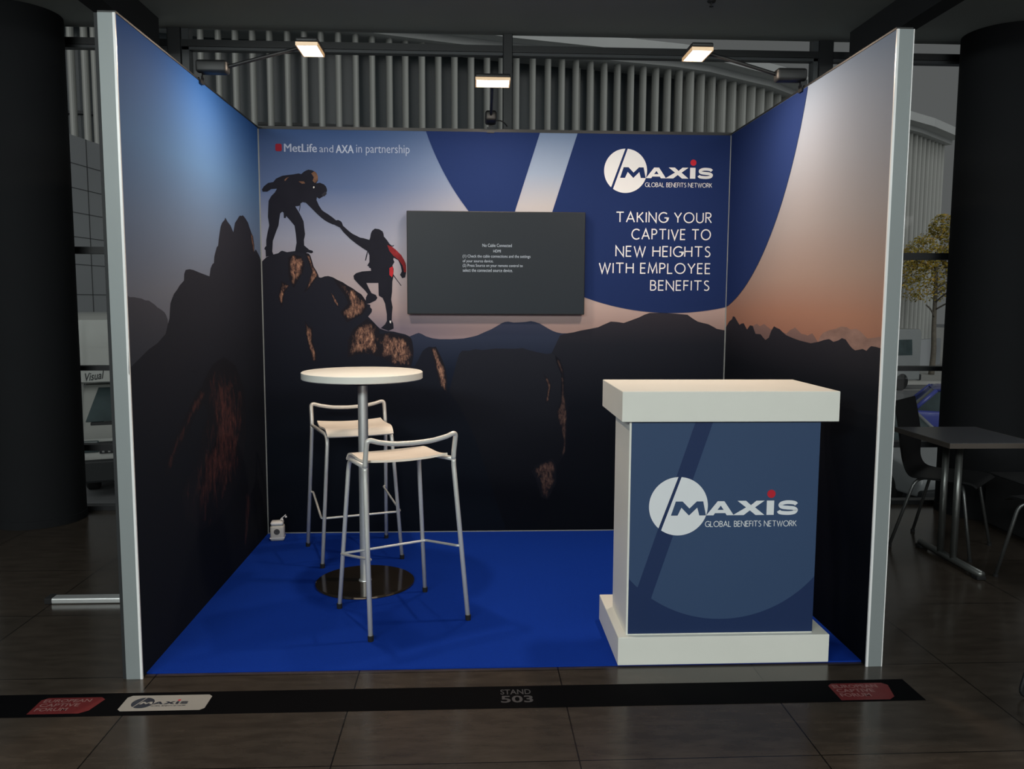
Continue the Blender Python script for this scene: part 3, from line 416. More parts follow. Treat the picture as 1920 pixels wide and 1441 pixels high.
cloud_m = mat('printed_cloud', (128, 104, 98), rough=0.75, spec=0.08, noise=0.22, scale=7, stretch=(1, 1, 3))
rk_b = rock_mat('printed_rock_brown', (30, 29, 36), (88, 66, 61), (192, 148, 122), 15)
rk_m = rock_mat('printed_rock_mesa', (20, 22, 30), (60, 46, 46), (104, 82, 72))
rk_l = rock_mat('printed_rock_red', (28, 30, 37), (60, 42, 44), (100, 62, 58), 9)
sil = mat('printed_silhouette', (30, 32, 42), rough=0.75, spec=0.08, noise=0.08, scale=9)
sil2 = mat('printed_silhouette_brown', (104, 80, 66), rough=0.75, spec=0.08, noise=0.35, scale=30)
sil_face = mat('printed_face', (48, 50, 58), rough=0.75, spec=0.08, noise=0.2, scale=30)
pr_red = mat('printed_red_sleeve', (122, 40, 45), rough=0.75, spec=0.08, noise=0.35, scale=22)
pr_red2 = mat('printed_red_pouch', (168, 44, 52), rough=0.75, spec=0.08, noise=0.1, scale=22)
pr_white = mat('printed_pale', (205, 205, 205), rough=0.75, spec=0.08, noise=0.05)

E0 = 0.0002
fb = lambda k: (lambda u, v, q=0: (u, -0.0006-E0*(k+0.15*q), v))
fl = lambda k: (lambda u, v, q=0: (-W2+0.0006+E0*k, u, v))
fr = lambda k: (lambda u, v, q=0: (W2-0.0006-E0*k, u, v))
# big disc with its diagonal gap, laid over the back wall and round the corner on to the right wall
DC = (1.0912, 3.0148, 1.6137)
disc = circle(*DC, n=260)
bs = (0.488-0.339)/(2.494-2.026)                                   # lean of the gap
bl = lambda x, z: (1.0, -bs, x-bs*z)
disc_l = clip(disc, *bl(0.256, 2.491)); disc_r = clip(disc, -1.0, bs, -(0.488-bs*2.494))

wb = empty('display_wall', (0, 0.03, 0)); tag(wb, 'back display wall of the stand printed with two climbers, blue disc and white slogan', 'display wall', 'printed walls of the stand')
def wobj(par, name, bm, m):
    o = obj(name, bm, m); o.parent = par; o.matrix_parent_inverse = Matrix.Translation(-Vector(par.location)); return o
def wflat(par, name, bm, m):                                       # prints keep their face order
    me = bpy.data.meshes.new(name); bm.to_mesh(me); bm.free()
    o = link(name, me, m, None); o.parent = par; o.matrix_parent_inverse = Matrix.Translation(-Vector(par.location)); return o
wobj(wb, 'panel_frame', box(BM(), -W2-0.06, 0.001, 0, W2+0.06, 0.06, HT), alu)
wobj(wb, 'top_trim', box(BM(), -W2, -0.003, HT-0.006, W2, 0.062, HT+0.012), black_pl)
for x in (-W2+0.004, W2-0.004): wobj(wb, 'corner_trim', box(BM(), x-0.0035, -0.006, 0.006, x+0.0035, 0, HT-0.006), alu)
wobj(wb, 'base_trim', box(BM(), -W2, -0.004, 0.006, W2, 0, 0.012), alu)
bm = BM()
flat(bm, [(-W2, 0), (W2, 0), (W2, HT), (-W2, HT)], fb(0), 0)
R_ = D['B_ridge'][:-3]; flat(bm, R_+[(R_[-1][0], 0), (R_[0][0], 0)], fb(1), 1)
R_ = D['B_ridge2'][:-3]; flat(bm, R_+[(W2, R_[-1][1]), (W2, 0), (R_[0][0]-.25, 0), (R_[0][0]-.12, 1.0)], fb(2), 2)
flat(bm, D['B_mesa'], fb(3), 3)
R_ = D['B_main']; flat(bm, [(-W2, R_[0][1])]+R_+[(R_[-1][0]+.1, 0.6), (R_[-1][0]+.3, 0), (-W2, 0)], fb(4), 4)
for j, k in enumerate(('B_h1', 'B_h2', 'B_h3', 'B_h4', 'B_h5', 'B_h6', 'B_h7', 'B_h8', 'B_h9')): soft(bm, D[k], fb(5+0.12*j), 5)
for j, k in enumerate(('B_m1', 'B_m2', 'B_m3')): soft(bm, D[k], fb(5+0.12*j), 6)
wflat(wb, 'mountain_print', bm, [sky_b, ridge_b, ridge_c, mesa_m, dk_b, rk_b, rk_m])
bm = BM(); flat(bm, D['C1'], fb(7), 0); flat(bm, D['C1_pack'], fb(8), 1); flat(bm, D['C1_strap'], fb(8), 1); flat(bm, D['C1_fold'], fb(8.2), 1); flat(bm, D['C1_face'], fb(8), 2); flat(bm, D['C1_buckle'], fb(9), 3)
c1 = wflat(wb, 'climber_print', bm, [sil, sil2, sil_face, pr_white]); c1['label'] = 'printed climber leaning down with a rucksack'
bm = BM(); flat(bm, D['C2'], fb(7.5), 0); flat(bm, D['C2_arm'], fb(8.2), 1); flat(bm, D['C2_skirt'], fb(8.2), 2); flat(bm, D['C2_sock'], fb(8.2), 3)
c2 = wflat(wb, 'climber_print', bm, [sil, pr_red, pr_red2, pr_white]); c2['label'] = 'printed climber with a red sleeve stepping up'
bm = BM()
for part in (disc_l, disc_r):
    q = clip(clip(clip(part, 0, 1, HT-0.002), 1, 0, W2), -1, 0, W2)
    flat(bm, q, fb(10))
wflat(wb, 'disc_print', bm, navy)
bm = BM()
for t, bxx in D['HEAD']: letters(bm, t, bxx, 0.105, fb(12))
wflat(wb, 'slogan_lettering', bm, letter_w)
bm = BM()
for k, dx in enumerate((-0.0012, 0.0, 0.0012)):                     # semi-bold: three hairline-shifted layers
    for t, q in (('MetLife', D['METLIFE']), ('AXA', D['AXA'])): font(bm, t, (q[0]+dx, q[1], q[2]+dx, q[3]), fb(12+0.5*k), 0)
font(bm, 'and', D['AND'], fb(12), 0, offset=-0.006); font(bm, 'in partnership', D['INP'], fb(12), 0, offset=-0.006)
wflat(wb, 'partner_lettering', bm, letter_blue)
u0, v0, u1, v1 = D['MDOT']; bm = BM(); flat(bm, [(u0+.006, v0), (u1-.006, v0), (u1, v0+.006), (u1, v1-.006), (u1-.006, v1), (u0+.006, v1), (u0, v1-.006), (u0, v0+.006)], fb(12)); wflat(wb, 'red_mark', bm, mat('dark_red_print', (138, 38, 54), rough=0.75, spec=0.08, noise=0.01))
LG = D['LG']
def logo(par, fn, cx, cz, R, dark, light, red, wf, dotdark=None, name='logo'):
    """disc with slash, dark M over it, pale AXiS, red dot, small line of capitals"""
    g = lambda P: [(cx+a*R, cz+b_*R) for a, b_ in P]
    bm = BM(); c = circle(cx, cz, R, 96); s_ = g(LG['slash'])
    def side(p, q, P):                                             # keep the left side of p->q
        a, b_ = q[1]-p[1], p[0]-q[0]; return clip(P, a, b_, a*p[0]+b_*p[1])
    flat(bm, side(s_[3], s_[0], c), fn(0)); flat(bm, side(s_[1], s_[2], c), fn(0))
    e = wf(par, name, bm, light)
    bm = BM(); flat(bm, g(LG['M']), fn(2)); k1 = wf(par, 'dark_letter', bm, dark)
    bm = BM(); flat(bm, g(LG['A']), fn(1), holes=[g(LG['Ah'])]); flat(bm, g(LG['X']), fn(1)); flat(bm, g(LG['i']), fn(1))
    strokes(bm, [[(p.x, p.y) for p in smooth_path([(a, b_, 0) for a, b_ in g(LG['S'])], 4)]], R*0.128, fn(1))
    k2 = wf(par, 'pale_letters', bm, light)
    bm = BM(); flat(bm, circle(cx+LG['dot'][0]*R, cz+LG['dot'][1]*R, 30/211*R, 24), fn(1)); k3 = wf(par, 'red_dot', bm, red)
    bm = BM(); q = LG['gbn']; letters(bm, 'GLOBAL BENEFITS NETWORK', (cx+q[0]*R, cz+q[1]*R, cx+q[2]*R, cz+q[3]*R), 0.105, fn(1), gap=.20); k4 = wf(par, 'small_lettering', bm, light)
    for k in (k1, k2, k3, k4):
        mw = k.matrix_parent_inverse.copy(); k.parent = e; k.matrix_parent_inverse = Matrix()
    return e
u0, v0, u1, v1 = D['LOGO'][0]
logo(wb, lambda k: fb(12+k), (u0+u1)/2, (v0+v1)/2, (u1-u0)/2, navy, letter_w, red_dot, wflat)

wl = empty('display_wall', (-W2-0.03, -1, 0)); tag(wl, 'left display wall of the stand printed with pale blue sky above dark twin rock spires', 'display wall', 'printed walls of the stand')
wobj(wl, 'panel_frame', box(BM(), -W2-0.06, -DEP, 0, -W2-0.001, -0.001, HT), alu)
wobj(wl, 'edge_bead', box(BM(), -W2-0.006, -DEP-0.002, 0, -W2+0.003, -DEP+0.006, HT), bead_m)
wobj(wl, 'top_trim', box(BM(), -W2-0.062, -DEP+0.006, HT+0.0005, -W2+0.003, 0.06, HT+0.008), black_pl)
wobj(wl, 'outer_board', box(BM(), -W2-0.074, -DEP+0.004, 0, -W2-0.0605, -0.001, HT), dark_outer)
bm = BM(); flat(bm, [(-DEP, 0), (0, 0), (0, HT), (-DEP, HT)], fl(0), 0)
flat(bm, D['L_far'], fl(1), 1)
R_ = D['L_main']; flat(bm, R_+[(0, R_[-1][1]-.02), (0, 0), (-DEP, 0), (-DEP, R_[0][1])], fl(2), 2)
for j, k in enumerate(('L_h2', 'L_h3', 'L_h4')): soft(bm, D[k], fl(3+0.15*j), 3, 0.8)
soft(bm, D['L_h1'], fl(3), 4)
wflat(wl, 'mountain_print', bm, [sky_l, far_l, dk_l, rk_l, rk_b])
ft = wobj(wl, 'stabiliser_foot', box(BM(), -2.215, -1.185, 0.001, -W2-0.078, -1.125, 0.028, 0.006), pole_m); ft['label'] = 'grey metal foot bar'
for xx in (-2.225,): wobj(wl, 'foot_cap', box(BM(), xx-0.004, -1.19, 0.0005, xx+0.03, -1.12, 0.031, 0.005), rubber)

wr = empty('display_wall', (W2+0.03, -1, 0)); tag(wr, 'right display wall of the stand printed with peach sunset sky above a dark ridge', 'display wall', 'printed walls of the stand')
wobj(wr, 'panel_frame', box(BM(), W2+0.001, -DEP, 0, W2+0.06, -0.001, HT), alu)
wobj(wr, 'edge_bead', box(BM(), W2-0.003, -DEP-0.002, 0, W2+0.006, -DEP+0.006, HT), bead_m)
wobj(wr, 'outer_bead', box(BM(), W2+0.0605, -DEP-0.002, 0, W2+0.064, -DEP+0.006, HT), bead_m)
wobj(wr, 'top_trim', box(BM(), W2-0.003, -DEP+0.006, HT+0.0005, W2+0.062, 0.06, HT+0.008), black_pl)
bm = BM(); flat(bm, [(-DEP, 0), (0, 0), (0, HT), (-DEP, HT)], fr(0), 0)
flat(bm, D['R_far'], fr(1), 1); soft(bm, D['R_cloud'], fr(1), 2, 0.3)
R_ = D['R_near']; flat(bm, [(0, R_[0][1]-.02)]+R_+[(-DEP, R_[-1][1]), (-DEP, 0), (0, 0)], fr(2), 3)
wflat(wr, 'mountain_print', bm, [sky_r, far_r, cloud_m, near_r])
bm = BM(); q = clip(clip(clip(disc_r, 0, 1, HT-0.002), -1, 0, -W2), 1, 0, W2+DEP)
flat(bm, [(W2-u, v) for u, v in q], fr(10)); wflat(wr, 'disc_print', bm, navy)

# ------------------------------------------------------------------ television
tv = empty('television', (0, -0.03, 1.7)); tag(tv, 'wide flat television on the back wall showing a grey cable message', 'television')
wobj(tv, 'casing', box(BM(), -0.554, -0.052, 1.389, 0.537, -0.018, 2.014, 0.004), black_pl)
wobj(tv, 'wall_bracket', box(BM(), -0.22, -0.018, 1.5, 0.22, -0.007, 1.9), black_pl)
scr = mat('lit_grey_screen', (12, 13, 14), rough=0.4, spec=0.2, noise=0.02, emit=(46, 56, 66), estr=0.34)
so = wobj(tv, 'screen', box(BM(), -0.549, -0.0535, 1.396, 0.532, -0.0515, 2.009), scr)
txt = mat('lit_screen_text', (20, 20, 20), rough=0.3, noise=0.0, emit=(205, 212, 220), estr=0.75)
tx = lambda px, py: (-0.554+(px-762)*0.003251, 2.012-(py-396)*0.003218)
bm = BM()
for t, x0, y0, x1, y1 in (('No Cable Connected', 903.5, 456, 958.7, 462), ('HDMI', 924, 467, 938, 472.3), ('(1) Check the cable connections and the settings', 866.5, 476.6, 994, 483.8),
                          ('of your source device.', 866.5, 485.8, 924, 492.6), ('(2) Press Source on your remote control to', 866.5, 494.2, 979.5, 501.2), ('select the connected source device.', 866.5, 503, 960.5, 509)):
    a, d_ = tx(x0, y1); b_, c = tx(x1, y0)
    font(bm, t, (a, d_, b_, c), lambda u, v: (u, -0.0541, v), offset=-0.004)
to = wflat(tv, 'screen_text', bm, txt)

# ------------------------------------------------------------------ counter
ct = empty('display_counter', (0.866, -1.75, 0.006)); tag(ct, 'white display counter with a blue branded front panel, standing at front right', 'counter')
wobj(ct, 'plinth', box(BM(), 0.431, -1.977, 0.006, 1.302, -1.481, 0.123, 0.002, 1), white_lam)
wobj(ct, 'counter_top', box(BM(), 0.431, -1.977, 1.002, 1.303, -1.481, 1.123, 0.002, 1), white_lam)
wobj(ct, 'body', box(BM(), 0.466, -1.952, 0.1232, 1.238, -1.632, 1.0018, 0.001, 1), white_lam)
pan_l = mat('panel_blue_print', (52, 74, 108), rough=0.5, spec=0.3, noise=0.02, scale=2)
pan_d = mat('panel_dark_blue_print', (26, 46, 86), rough=0.5, spec=0.3, noise=0.02, scale=2)
PY = -1.9525
fp = lambda k: (lambda u, v, q=0: (u, PY-0.0006-E0*(k+0.15*q), v))
pn = wobj(ct, 'front_panel', box(BM(), 0.474, PY-0.0005, 0.128, 1.2385, PY+0.0004, 1.0), pan_d)
def circ3(a, b_, c):
    ax, ay = a; bx_, by = b_; cx, cy = c; d = 2*(ax*(by-cy)+bx_*(cy-ay)+cx*(ay-by))
    ux = ((ax*ax+ay*ay)*(by-cy)+(bx_*bx_+by*by)*(cy-ay)+(cx*cx+cy*cy)*(ay-by))/d
    uy = ((ax*ax+ay*ay)*(cx-bx_)+(bx_*bx_+by*by)*(ax-cx)+(cx*cx+cy*cy)*(bx_-ax))/d
    return ux, uy, math.hypot(ax-ux, ay-uy)
cc = circle(*circ3((0.569, 0.275), (0.83, 0.187), (1.238, 0.361)), n=300)
cc = clip(clip(clip(clip(cc, 0, 1, 0.9995), 1, 0, 1.238), -1, 0, -0.4745), 0, -1, -0.1285)
sl = (0.727-0.511)/(0.989-0.325)
bm = BM(); flat(bm, clip(cc, 1, -sl, 0.727-sl*0.989), fp(1)); flat(bm, clip(cc, -1, sl, -(0.798-sl*0.989)), fp(1))
lt = wflat(ct, 'pale_disc_print', bm, pan_l)
lg = logo(ct, lambda k: fp(3+k), 0.6695, 0.6565, 0.1195, pan_l, letter_w, red_dot, wflat)

# ------------------------------------------------------------------ bar table
bt = empty('bar_table', (-0.716, -0.94, 0.006)); tag(bt, 'round white bar table on a steel pole and polished disc base', 'table')
bm = lathe(BM(), [(0, 1.069), (0.300, 1.069), (0.305, 1.073), (0.305, 1.104), (0.301, 1.107), (0, 1.107)], n=96); obj('tabletop', bm, white_lam, bt, ang=40)
bm = lathe(BM(), [(0, 1.040), (0.07, 1.040), (0.075, 1.046), (0.075, 1.052), (0.19, 1.062), (0.19, 1.0685), (0, 1.0685)], n=40); obj('mounting_plate', bm, black_pl, bt, ang=40)
bm = lathe(BM(), [(0.0255, 0.0125), (0.0255, 1.0398)], n=32); obj('pole', bm, pole_m, bt, ang=40)
bm = lathe(BM(), [(0, 0), (0.252, 0), (0.256, 0.003), (0.254, 0.010), (0.249, 0.0125), (0, 0.0135)], n=96); obj('base', bm, mirror_steel, bt, ang=25)
bm = lathe(BM(), [(0.0258, 0.0135), (0.034, 0.0135), (0.032, 0.018), (0.0258, 0.019)], n=32); obj('collar', bm, pole_m, bt, ang=40)

# ------------------------------------------------------------------ bar stools
def make_stool():
    r = empty('bar_stool')
    bm = BM(); ny, nx = 20, 12; prof = smooth_path([(-0.150, 0.766, 0), (-0.10, 0.757, 0), (-0.03, 0.752, 0), (0.05, 0.757, 0), (0.105, 0.758, 0), (0.145, 0.748, 0), (0.172, 0.722, 0)], 4)
    g = [[[], []] for _ in prof]
    for i, p in enumerate(prof):
        t = (prof[min(i+1, len(prof)-1)]-prof[max(i-1, 0)]).normalized(); nrm = Vector((-t.y, t.x))
        for j in range(nx+1):
            s_ = 2*j/nx-1; hw = 0.192-0.006*abs(p.x+0.02)/0.15
            sag = -0.010*(1-s_*s_)*(1 if p.x < 0.12 else 0.3)
            for q, th in ((0, 0.005), (1, -0.005)):
                g[i][q].append(bm.verts.new((s_*hw, p.x+nrm.x*th, p.y+nrm.y*th+sag)))
    for i in range(len(prof)-1):
        for j in range(nx):
            bm.faces.new((g[i][0][j], g[i+1][0][j], g[i+1][0][j+1], g[i][0][j+1])); bm.faces.new((g[i][1][j], g[i][1][j+1], g[i+1][1][j+1], g[i+1][1][j]))
        for j, fl_ in ((0, 0), (nx, 1)):
            q = (g[i][0][j], g[i][1][j], g[i+1][1][j], g[i+1][0][j]); bm.faces.new(q if fl_ else q[::-1])
    for i in (0, len(prof)-1):
        for j in range(nx): bm.faces.new((g[i][0][j], g[i][0][j+1], g[i][1][j+1], g[i][1][j]))
    obj('seat', bm, wood_white, r, ang=50)
    half = fillet([(-0.238, -0.251, 0.022), (-0.2155, -0.150, 0.742), (-0.2155, -0.180, 0.870), (-0.165, -0.186, 0.854)], 0.052, 8)
    half += smooth_path([(-0.165, -0.186, 0.854), (-0.09, -0.185, 0.841), (0, -0.184, 0.837)], 5)[1:]
    k0 = min(range(len(half)), key=lambda q: abs(half[q].z-0.742) + (9 if half[q].x > -0.2 else 0))
    leg_l = half[:k0+1]; rail = half[k0:]; rail = rail+[Vector((-p.x, p.y, p.z)) for p in rail[:-1][::-1]]
    for s_ in (-1, 1):
        lg_ = obj('leg', tube(BM(), [(p.x*-s_, p.y, p.z) for p in leg_l], 0.0112, 12), chrome, r, True)
        obj('foot_cap', lathe(BM(), [(0, 0), (0.0125, 0), (0.0135, 0.024), (0, 0.024)], (s_*0.2385, -0.2535, 0), 14), rubber, lg_)
    obj('back_rail', tube(BM(), rail, 0.0112, 12), chrome, r, True)
    for s_ in (-1, 1):
        p = [(s_*0.2235, 0.184, 0.022), (s_*0.178, 0.150, 0.728), (s_*0.2125, -0.150, 0.742)]
        lg_ = obj('leg', tube(BM(), fillet(p, 0.06, 7), 0.0105, 12), chrome, r, True)
        obj('foot_cap', lathe(BM(), [(0, 0), (0.0125, 0), (0.0135, 0.024), (0, 0.024)], (s_*0.2245, 0.185, 0), 14), rubber, lg_)
    obj('seat_crossbar', tube(BM(), [(-0.185, 0.085, 0.731), (0.185, 0.085, 0.731)], 0.008, 10), chrome, r, True)
    fr_ = [(-0.226, -0.205, 0.342), (-0.21, -0.195, 0.341), (-0.222, 0.166, 0.272), (0.222, 0.166, 0.272), (0.21, -0.195, 0.341), (0.226, -0.205, 0.342)]
    obj('footrest', tube(BM(), fillet(fr_, 0.02, 4), 0.0062, 10), chrome, r, True)
    return r
def kids(o): return [c for c in COL.objects if c.parent == o]
def copy_tree(o, parent=None):
    c = o.copy(); COL.objects.link(c)
    if parent is not None: c.parent = parent
    for k in kids(o): copy_tree(k, c)
    return c
st = make_stool(); st.location = (-0.507, -1.359, 0.006); st.rotation_euler = (0, 0, 0.493)
tag(st, 'pale plywood bar stool nearest the camera, its curved back rail towards the viewer', 'bar stool', 'bar stools at the round table')
s2 = copy_tree(st); s2.location = (-0.83, -0.446, 0.006); s2.rotation_euler = (0, 0, 3.479)
s2['label'] = 'pale plywood bar stool behind the table pole, its seat facing the viewer'

# ------------------------------------------------------------------ socket box on the carpet
sb = empty('socket_box', (-1.352, -0.14, 0.006), 0.12); tag(sb, 'small white socket box with a short white lead, in the back left corner of carpet', 'socket box')
wp = mat('white_plastic', (200, 198, 192), rough=0.4, noise=0.03)
obj('body', box(BM(), -0.041, -0.035, 0, 0.043, 0.035, 0.095, 0.012, 3), wp, sb, ang=40)
obj('lid', box(BM(), -0.038, -0.033, 0.0955, 0.038, 0.033, 0.118, 0.010, 3), bead_m, sb, ang=40)
obj('band', box(BM(), -0.0435, -0.0365, 0.016, 0.0445, 0.0365, 0.021, 0.001, 1), bead_m, sb)
em = mat('grey_emblem', (70, 70, 72), rough=0.5, noise=0.4, scale=120)
obj('emblem', tube(BM(), [(0.0, -0.0352, 0.058), (0.0, -0.0362, 0.058)], 0.018, 20), em, sb)
cb = obj('lead', tube(BM(), smooth_path([(0.016, 0.0, 0.114), (0.024, -0.004, 0.132), (0.04, -0.006, 0.145), (0.052, -0.006, 0.157)], 4), 0.003, 8), bead_m, sb, True)
for q in ((0.031, -0.006, 0.128), (0.053, -0.008, 0.143)): obj('plug', lathe(BM(), [(0, -0.006), (0.007, -0.003), (0.005, 0.006), (0, 0.007)], q, 10), bead_m, cb)

# ------------------------------------------------------------------ arm lamps clipped on the walls
hous = mat('lamp_housing', (34, 34, 34), rough=0.45, noise=0.03)
lampbox = mat('dark_lamp_box', (20, 21, 22), rough=0.5, noise=0.05)
lens = mat('lit_lamp_glass', (255, 250, 240), rough=0.3, noise=0.0, emit=(255, 246, 228), estr=9.0)
refl = mat('lamp_reflector', (238, 226, 205), rough=0.35, noise=0.02, emit=(255, 190, 110), estr=0.35)
def arm_lamp(loc, rz, label, watt, tilt=0.0, roll=0.0, lead=False):
    r = empty('arm_lamp', loc, rz); tag(r, label, 'lamp', 'arm lamps clipped on the stand walls')
    bm = BM(); box(bm, -0.022, -0.07, 0.0145, 0.022, 0.012, 0.022); box(bm, -0.022, 0.004, -0.012, 0.022, 0.011, 0.0145); box(bm, -0.022, -0.084, -0.03, 0.022, -0.0765, 0.022)
    box(bm, -0.012, -0.02, 0.022, 0.012, 0.012, 0.045)
    obj('clamp', bm, black_pl, r)
    bm = box(BM(), -0.034, -0.012, 0.036, 0.034, 0.135, 0.096, 0.014, 3); ob = obj('driver_box', bm, lampbox, r, ang=40)
    obj('arm', tube(BM(), smooth_path([(0, 0.13, 0.070), (0, 0.18, 0.084), (0, 0.34, 0.128), (0, 0.47, 0.162)], 5), 0.0085, 10), black_pl, r, True)
    hd = empty('lamp_head', (0, 0.520, 0.160)); hd.parent = r; hd.rotation_euler = (tilt, roll, 0)
    obj('housing', box(BM(), -0.095, -0.052, 0.004, 0.095, 0.052, 0.026, 0.008, 3), hous, hd, ang=40)
    bm = BM()
    for a in ((-0.094, -0.051, -0.012, -0.088, 0.051, 0.004), (0.088, -0.051, -0.012, 0.094, 0.051, 0.004), (-0.088, -0.051, -0.012, 0.088, -0.046, 0.004), (-0.088, 0.046, -0.012, 0.088, 0.051, 0.004)): box(bm, *a)
    obj('rim', bm, refl, hd)
    obj('lens', box(BM(), -0.0875, -0.0455, -0.008, 0.0875, 0.0455, 0.0038, 0.002, 1), lens, hd)
    d = bpy.data.lights.new('lamp_light', 'AREA'); d.shape = 'RECTANGLE'; d.size = 0.17; d.size_y = 0.085; d.energy = watt; d.color = (1.0, 0.79, 0.61)
    lo = bpy.data.objects.new('lamp_light', d); COL.objects.link(lo); lo.parent = hd; lo.location = (0, 0, -0.014)
    if lead: obj('lead', tube(BM(), smooth_path([(-0.03, 0.03, 0.055), (-0.06, 0.03, 0.056), (-0.085, 0.02, 0.044), (-0.10, 0.0, 0.03)], 4), 0.004, 8), black_pl, r, True)
    return r
arm_lamp((-W2, -1.06, HT), -PI/2, 'lit arm lamp clipped on the left wall, reaching right', 18)
arm_lamp((W2, -1.10, HT), PI/2, 'lit arm lamp clipped on the right wall, reaching left', 21)
arm_lamp((-0.045, 0.0, HT), PI, 'lit arm lamp rising from the middle of the back wall', 9.5, tilt=0.15, lead=True)

# ------------------------------------------------------------------ floor strip in front of the stand
fs = empty('floor_sticker', (0, -2.22, 0)); tag(fs, 'long black floor sticker in front of the stand reading STAND 503', 'floor sticker')
SZ = 0.0012
ff = lambda k: (lambda u, v, q=0: (u, v, SZ+0.0004*(k+0.15*q)))
strip_m = mat('black_vinyl', (7, 7, 9), rough=0.8, spec=0.04, noise=0.05)
wobj(fs, 'strip', box(BM(), -2.35, -2.302, 0.0002, 1.532, -2.130, SZ), strip_m)
grey_v = mat('grey_vinyl_letters', (50, 50, 54), rough=0.5, noise=0.03)
bm = BM(); font(bm, 'STAND', (-0.052, -2.198, 0.063, -2.158), ff(1), offset=0.012); font(bm, '503', (-0.052, -2.262, 0.068, -2.208), ff(1), offset=0.02)
wflat(fs, 'stand_number', bm, grey_v)
badge = mat('red_vinyl', (96, 24, 26), rough=0.5, noise=0.08); badge_t = mat('pale_vinyl_letters', (132, 92, 90), rough=0.5, noise=0.03)
def red_badge(u0, v0, u1, v1):
    c = 0.018; P = [(u0, v0), (u1-0.05, v0), (u1-0.022, v0+0.022), (u1, v1-c), (u1-c, v1), (u0+c, v1), (u0, v1-c)]
    bm = BM(); flat(bm, P, ff(1)); b = wflat(fs, 'red_badge', bm, badge)
    bm = BM(); h = (v1-v0)*0.20
    for k, (t, wd) in enumerate((('EUROPEAN', .84), ('CAPTIVE', .70), ('FORUM', .56))):
        y1 = v1-0.012-k*(h+0.008); font(bm, t, (u0+0.014, y1-h, u0+0.014+(u1-u0-0.028)*wd, y1), ff(2), offset=0.02)
    t = wflat(fs, 'badge_lettering', bm, badge_t); t.parent = b; t.matrix_parent_inverse = Matrix()
red_badge(-1.745, -2.282, -1.515, -2.160); red_badge(1.215, -2.292, 1.45, -2.158)
wv = mat('white_vinyl', (148, 144, 138), rough=0.5, noise=0.05); dv = mat('dark_vinyl_print', (30, 34, 48), rough=0.5, noise=0.05)
bm = BM(); u0, v0, u1, v1 = -1.437, -2.272, -1.128, -2.154; c = 0.014
flat(bm, [(u0+c, v0), (u1-c, v0), (u1, v0+c), (u1, v1-c), (u1-c, v1), (u0+c, v1), (u0, v1-c), (u0, v0+c)], ff(1)); wbd = wflat(fs, 'white_badge', bm, wv)
fz = lambda k: ff(2+k)
e = logo(fs, fz, -1.365, -2.212, 0.040, wv, dv, red_dot, wflat, name='badge_logo')

# ------------------------------------------------------------------ hall: ceiling, beams, round columns, window wall
ceil_m = mat('grey_ceiling', (146, 150, 148), rough=0.85, noise=0.03, scale=1.5)
structure(obj('ceiling', box(BM(), -9, -13, 3.265, 9, 0.66, 3.6), ceil_m))
beam_m = mat('dark_beam', (30, 31, 34), rough=0.8, noise=0.05)
structure(obj('trim_1', box(BM(), -2.30, -13, 3.09, -2.165, 0.45, 3.2649), beam_m))
structure(obj('trim_2', box(BM(), 2.365, -13, 3.09, 2.485, 0.45, 3.2649), beam_m))
col_m = mat('dark_column', (30, 31, 33), rough=0.85, spec=0.1, noise=0.04, scale=2)
def column(x, y, r=0.284):
    o = obj('column', lathe(BM(), [(0, 0.0006), (r+0.004, 0.0006), (r+0.004, 0.05), (r, 0.052), (r, 3.2645), (0, 3.2645)], (x, y, 0), 72), col_m, ang=30); return structure(o)
column(-3.06, 0.425); column(3.44, 0.425)
wf_m = mat('dark_window_frame', (22, 24, 27), rough=0.45, noise=0.04)
wf_m2 = mat('grey_window_frame', (62, 65, 68), rough=0.45, noise=0.04)
win = empty('window_1', (0, 0.67, 0)); structure(win)
for k, xs in enumerate(((0.053, 0.118), (-2.18, -2.09), (2.235, 2.335), (-4.45, -4.36), (4.45, 4.54))):
    wobj(win, 'mullion', box(BM(), xs[0], 0.625, 0.0, xs[1], 0.72, 3.60, 0.004, 1), wf_m)
for xs in ((-2.09, -2.04), (2.20, 2.235)): wobj(win, 'mullion', box(BM(), xs[0], 0.64, 0.0, xs[1], 0.72, 3.60, 0.002, 1), wf_m2)
for z0, z1 in ((0.001, 0.032), (0.424, 0.466), (0.982, 1.014), (1.778, 1.824), (3.148, 3.192)):
    bm = box(BM(), -9, 0.632, z0, 9, 0.715, z1)
    wobj(win, 'transom', bm, wf_m)
wobj(win, 'transom', box(BM(), -9, 0.64, 3.128, 9, 0.70, 3.147), wf_m2)
def glass_mat():
    M = bpy.data.materials.new('window_glass'); M.use_nodes = True; nt = M.node_tree; N = nt.nodes; L = nt.links
    N.remove(N['Principled BSDF']); out = N['Material Output']
    tr = N.new('ShaderNodeBsdfTransparent'); tr.inputs['Color'].default_value = (0.94, 0.955, 0.95, 1)
    gl = N.new('ShaderNodeBsdfGlossy'); gl.inputs['Roughness'].default_value = 0.02; gl.inputs['Color'].default_value = (0.9, 0.9, 0.9, 1)
    fz_ = N.new('ShaderNodeFresnel'); fz_.inputs['IOR'].default_value = 1.25
    mx = N.new('ShaderNodeMixShader'); L.new(fz_.outputs[0], mx.inputs[0]); L.new(tr.outputs[0], mx.inputs[1]); L.new(gl.outputs[0], mx.inputs[2]); L.new(mx.outputs[0], out.inputs['Surface'])
    return M
wobj(win, 'pane', box(BM(), -9, 0.674, 0.001, 9, 0.680, 3.60), glass_mat())

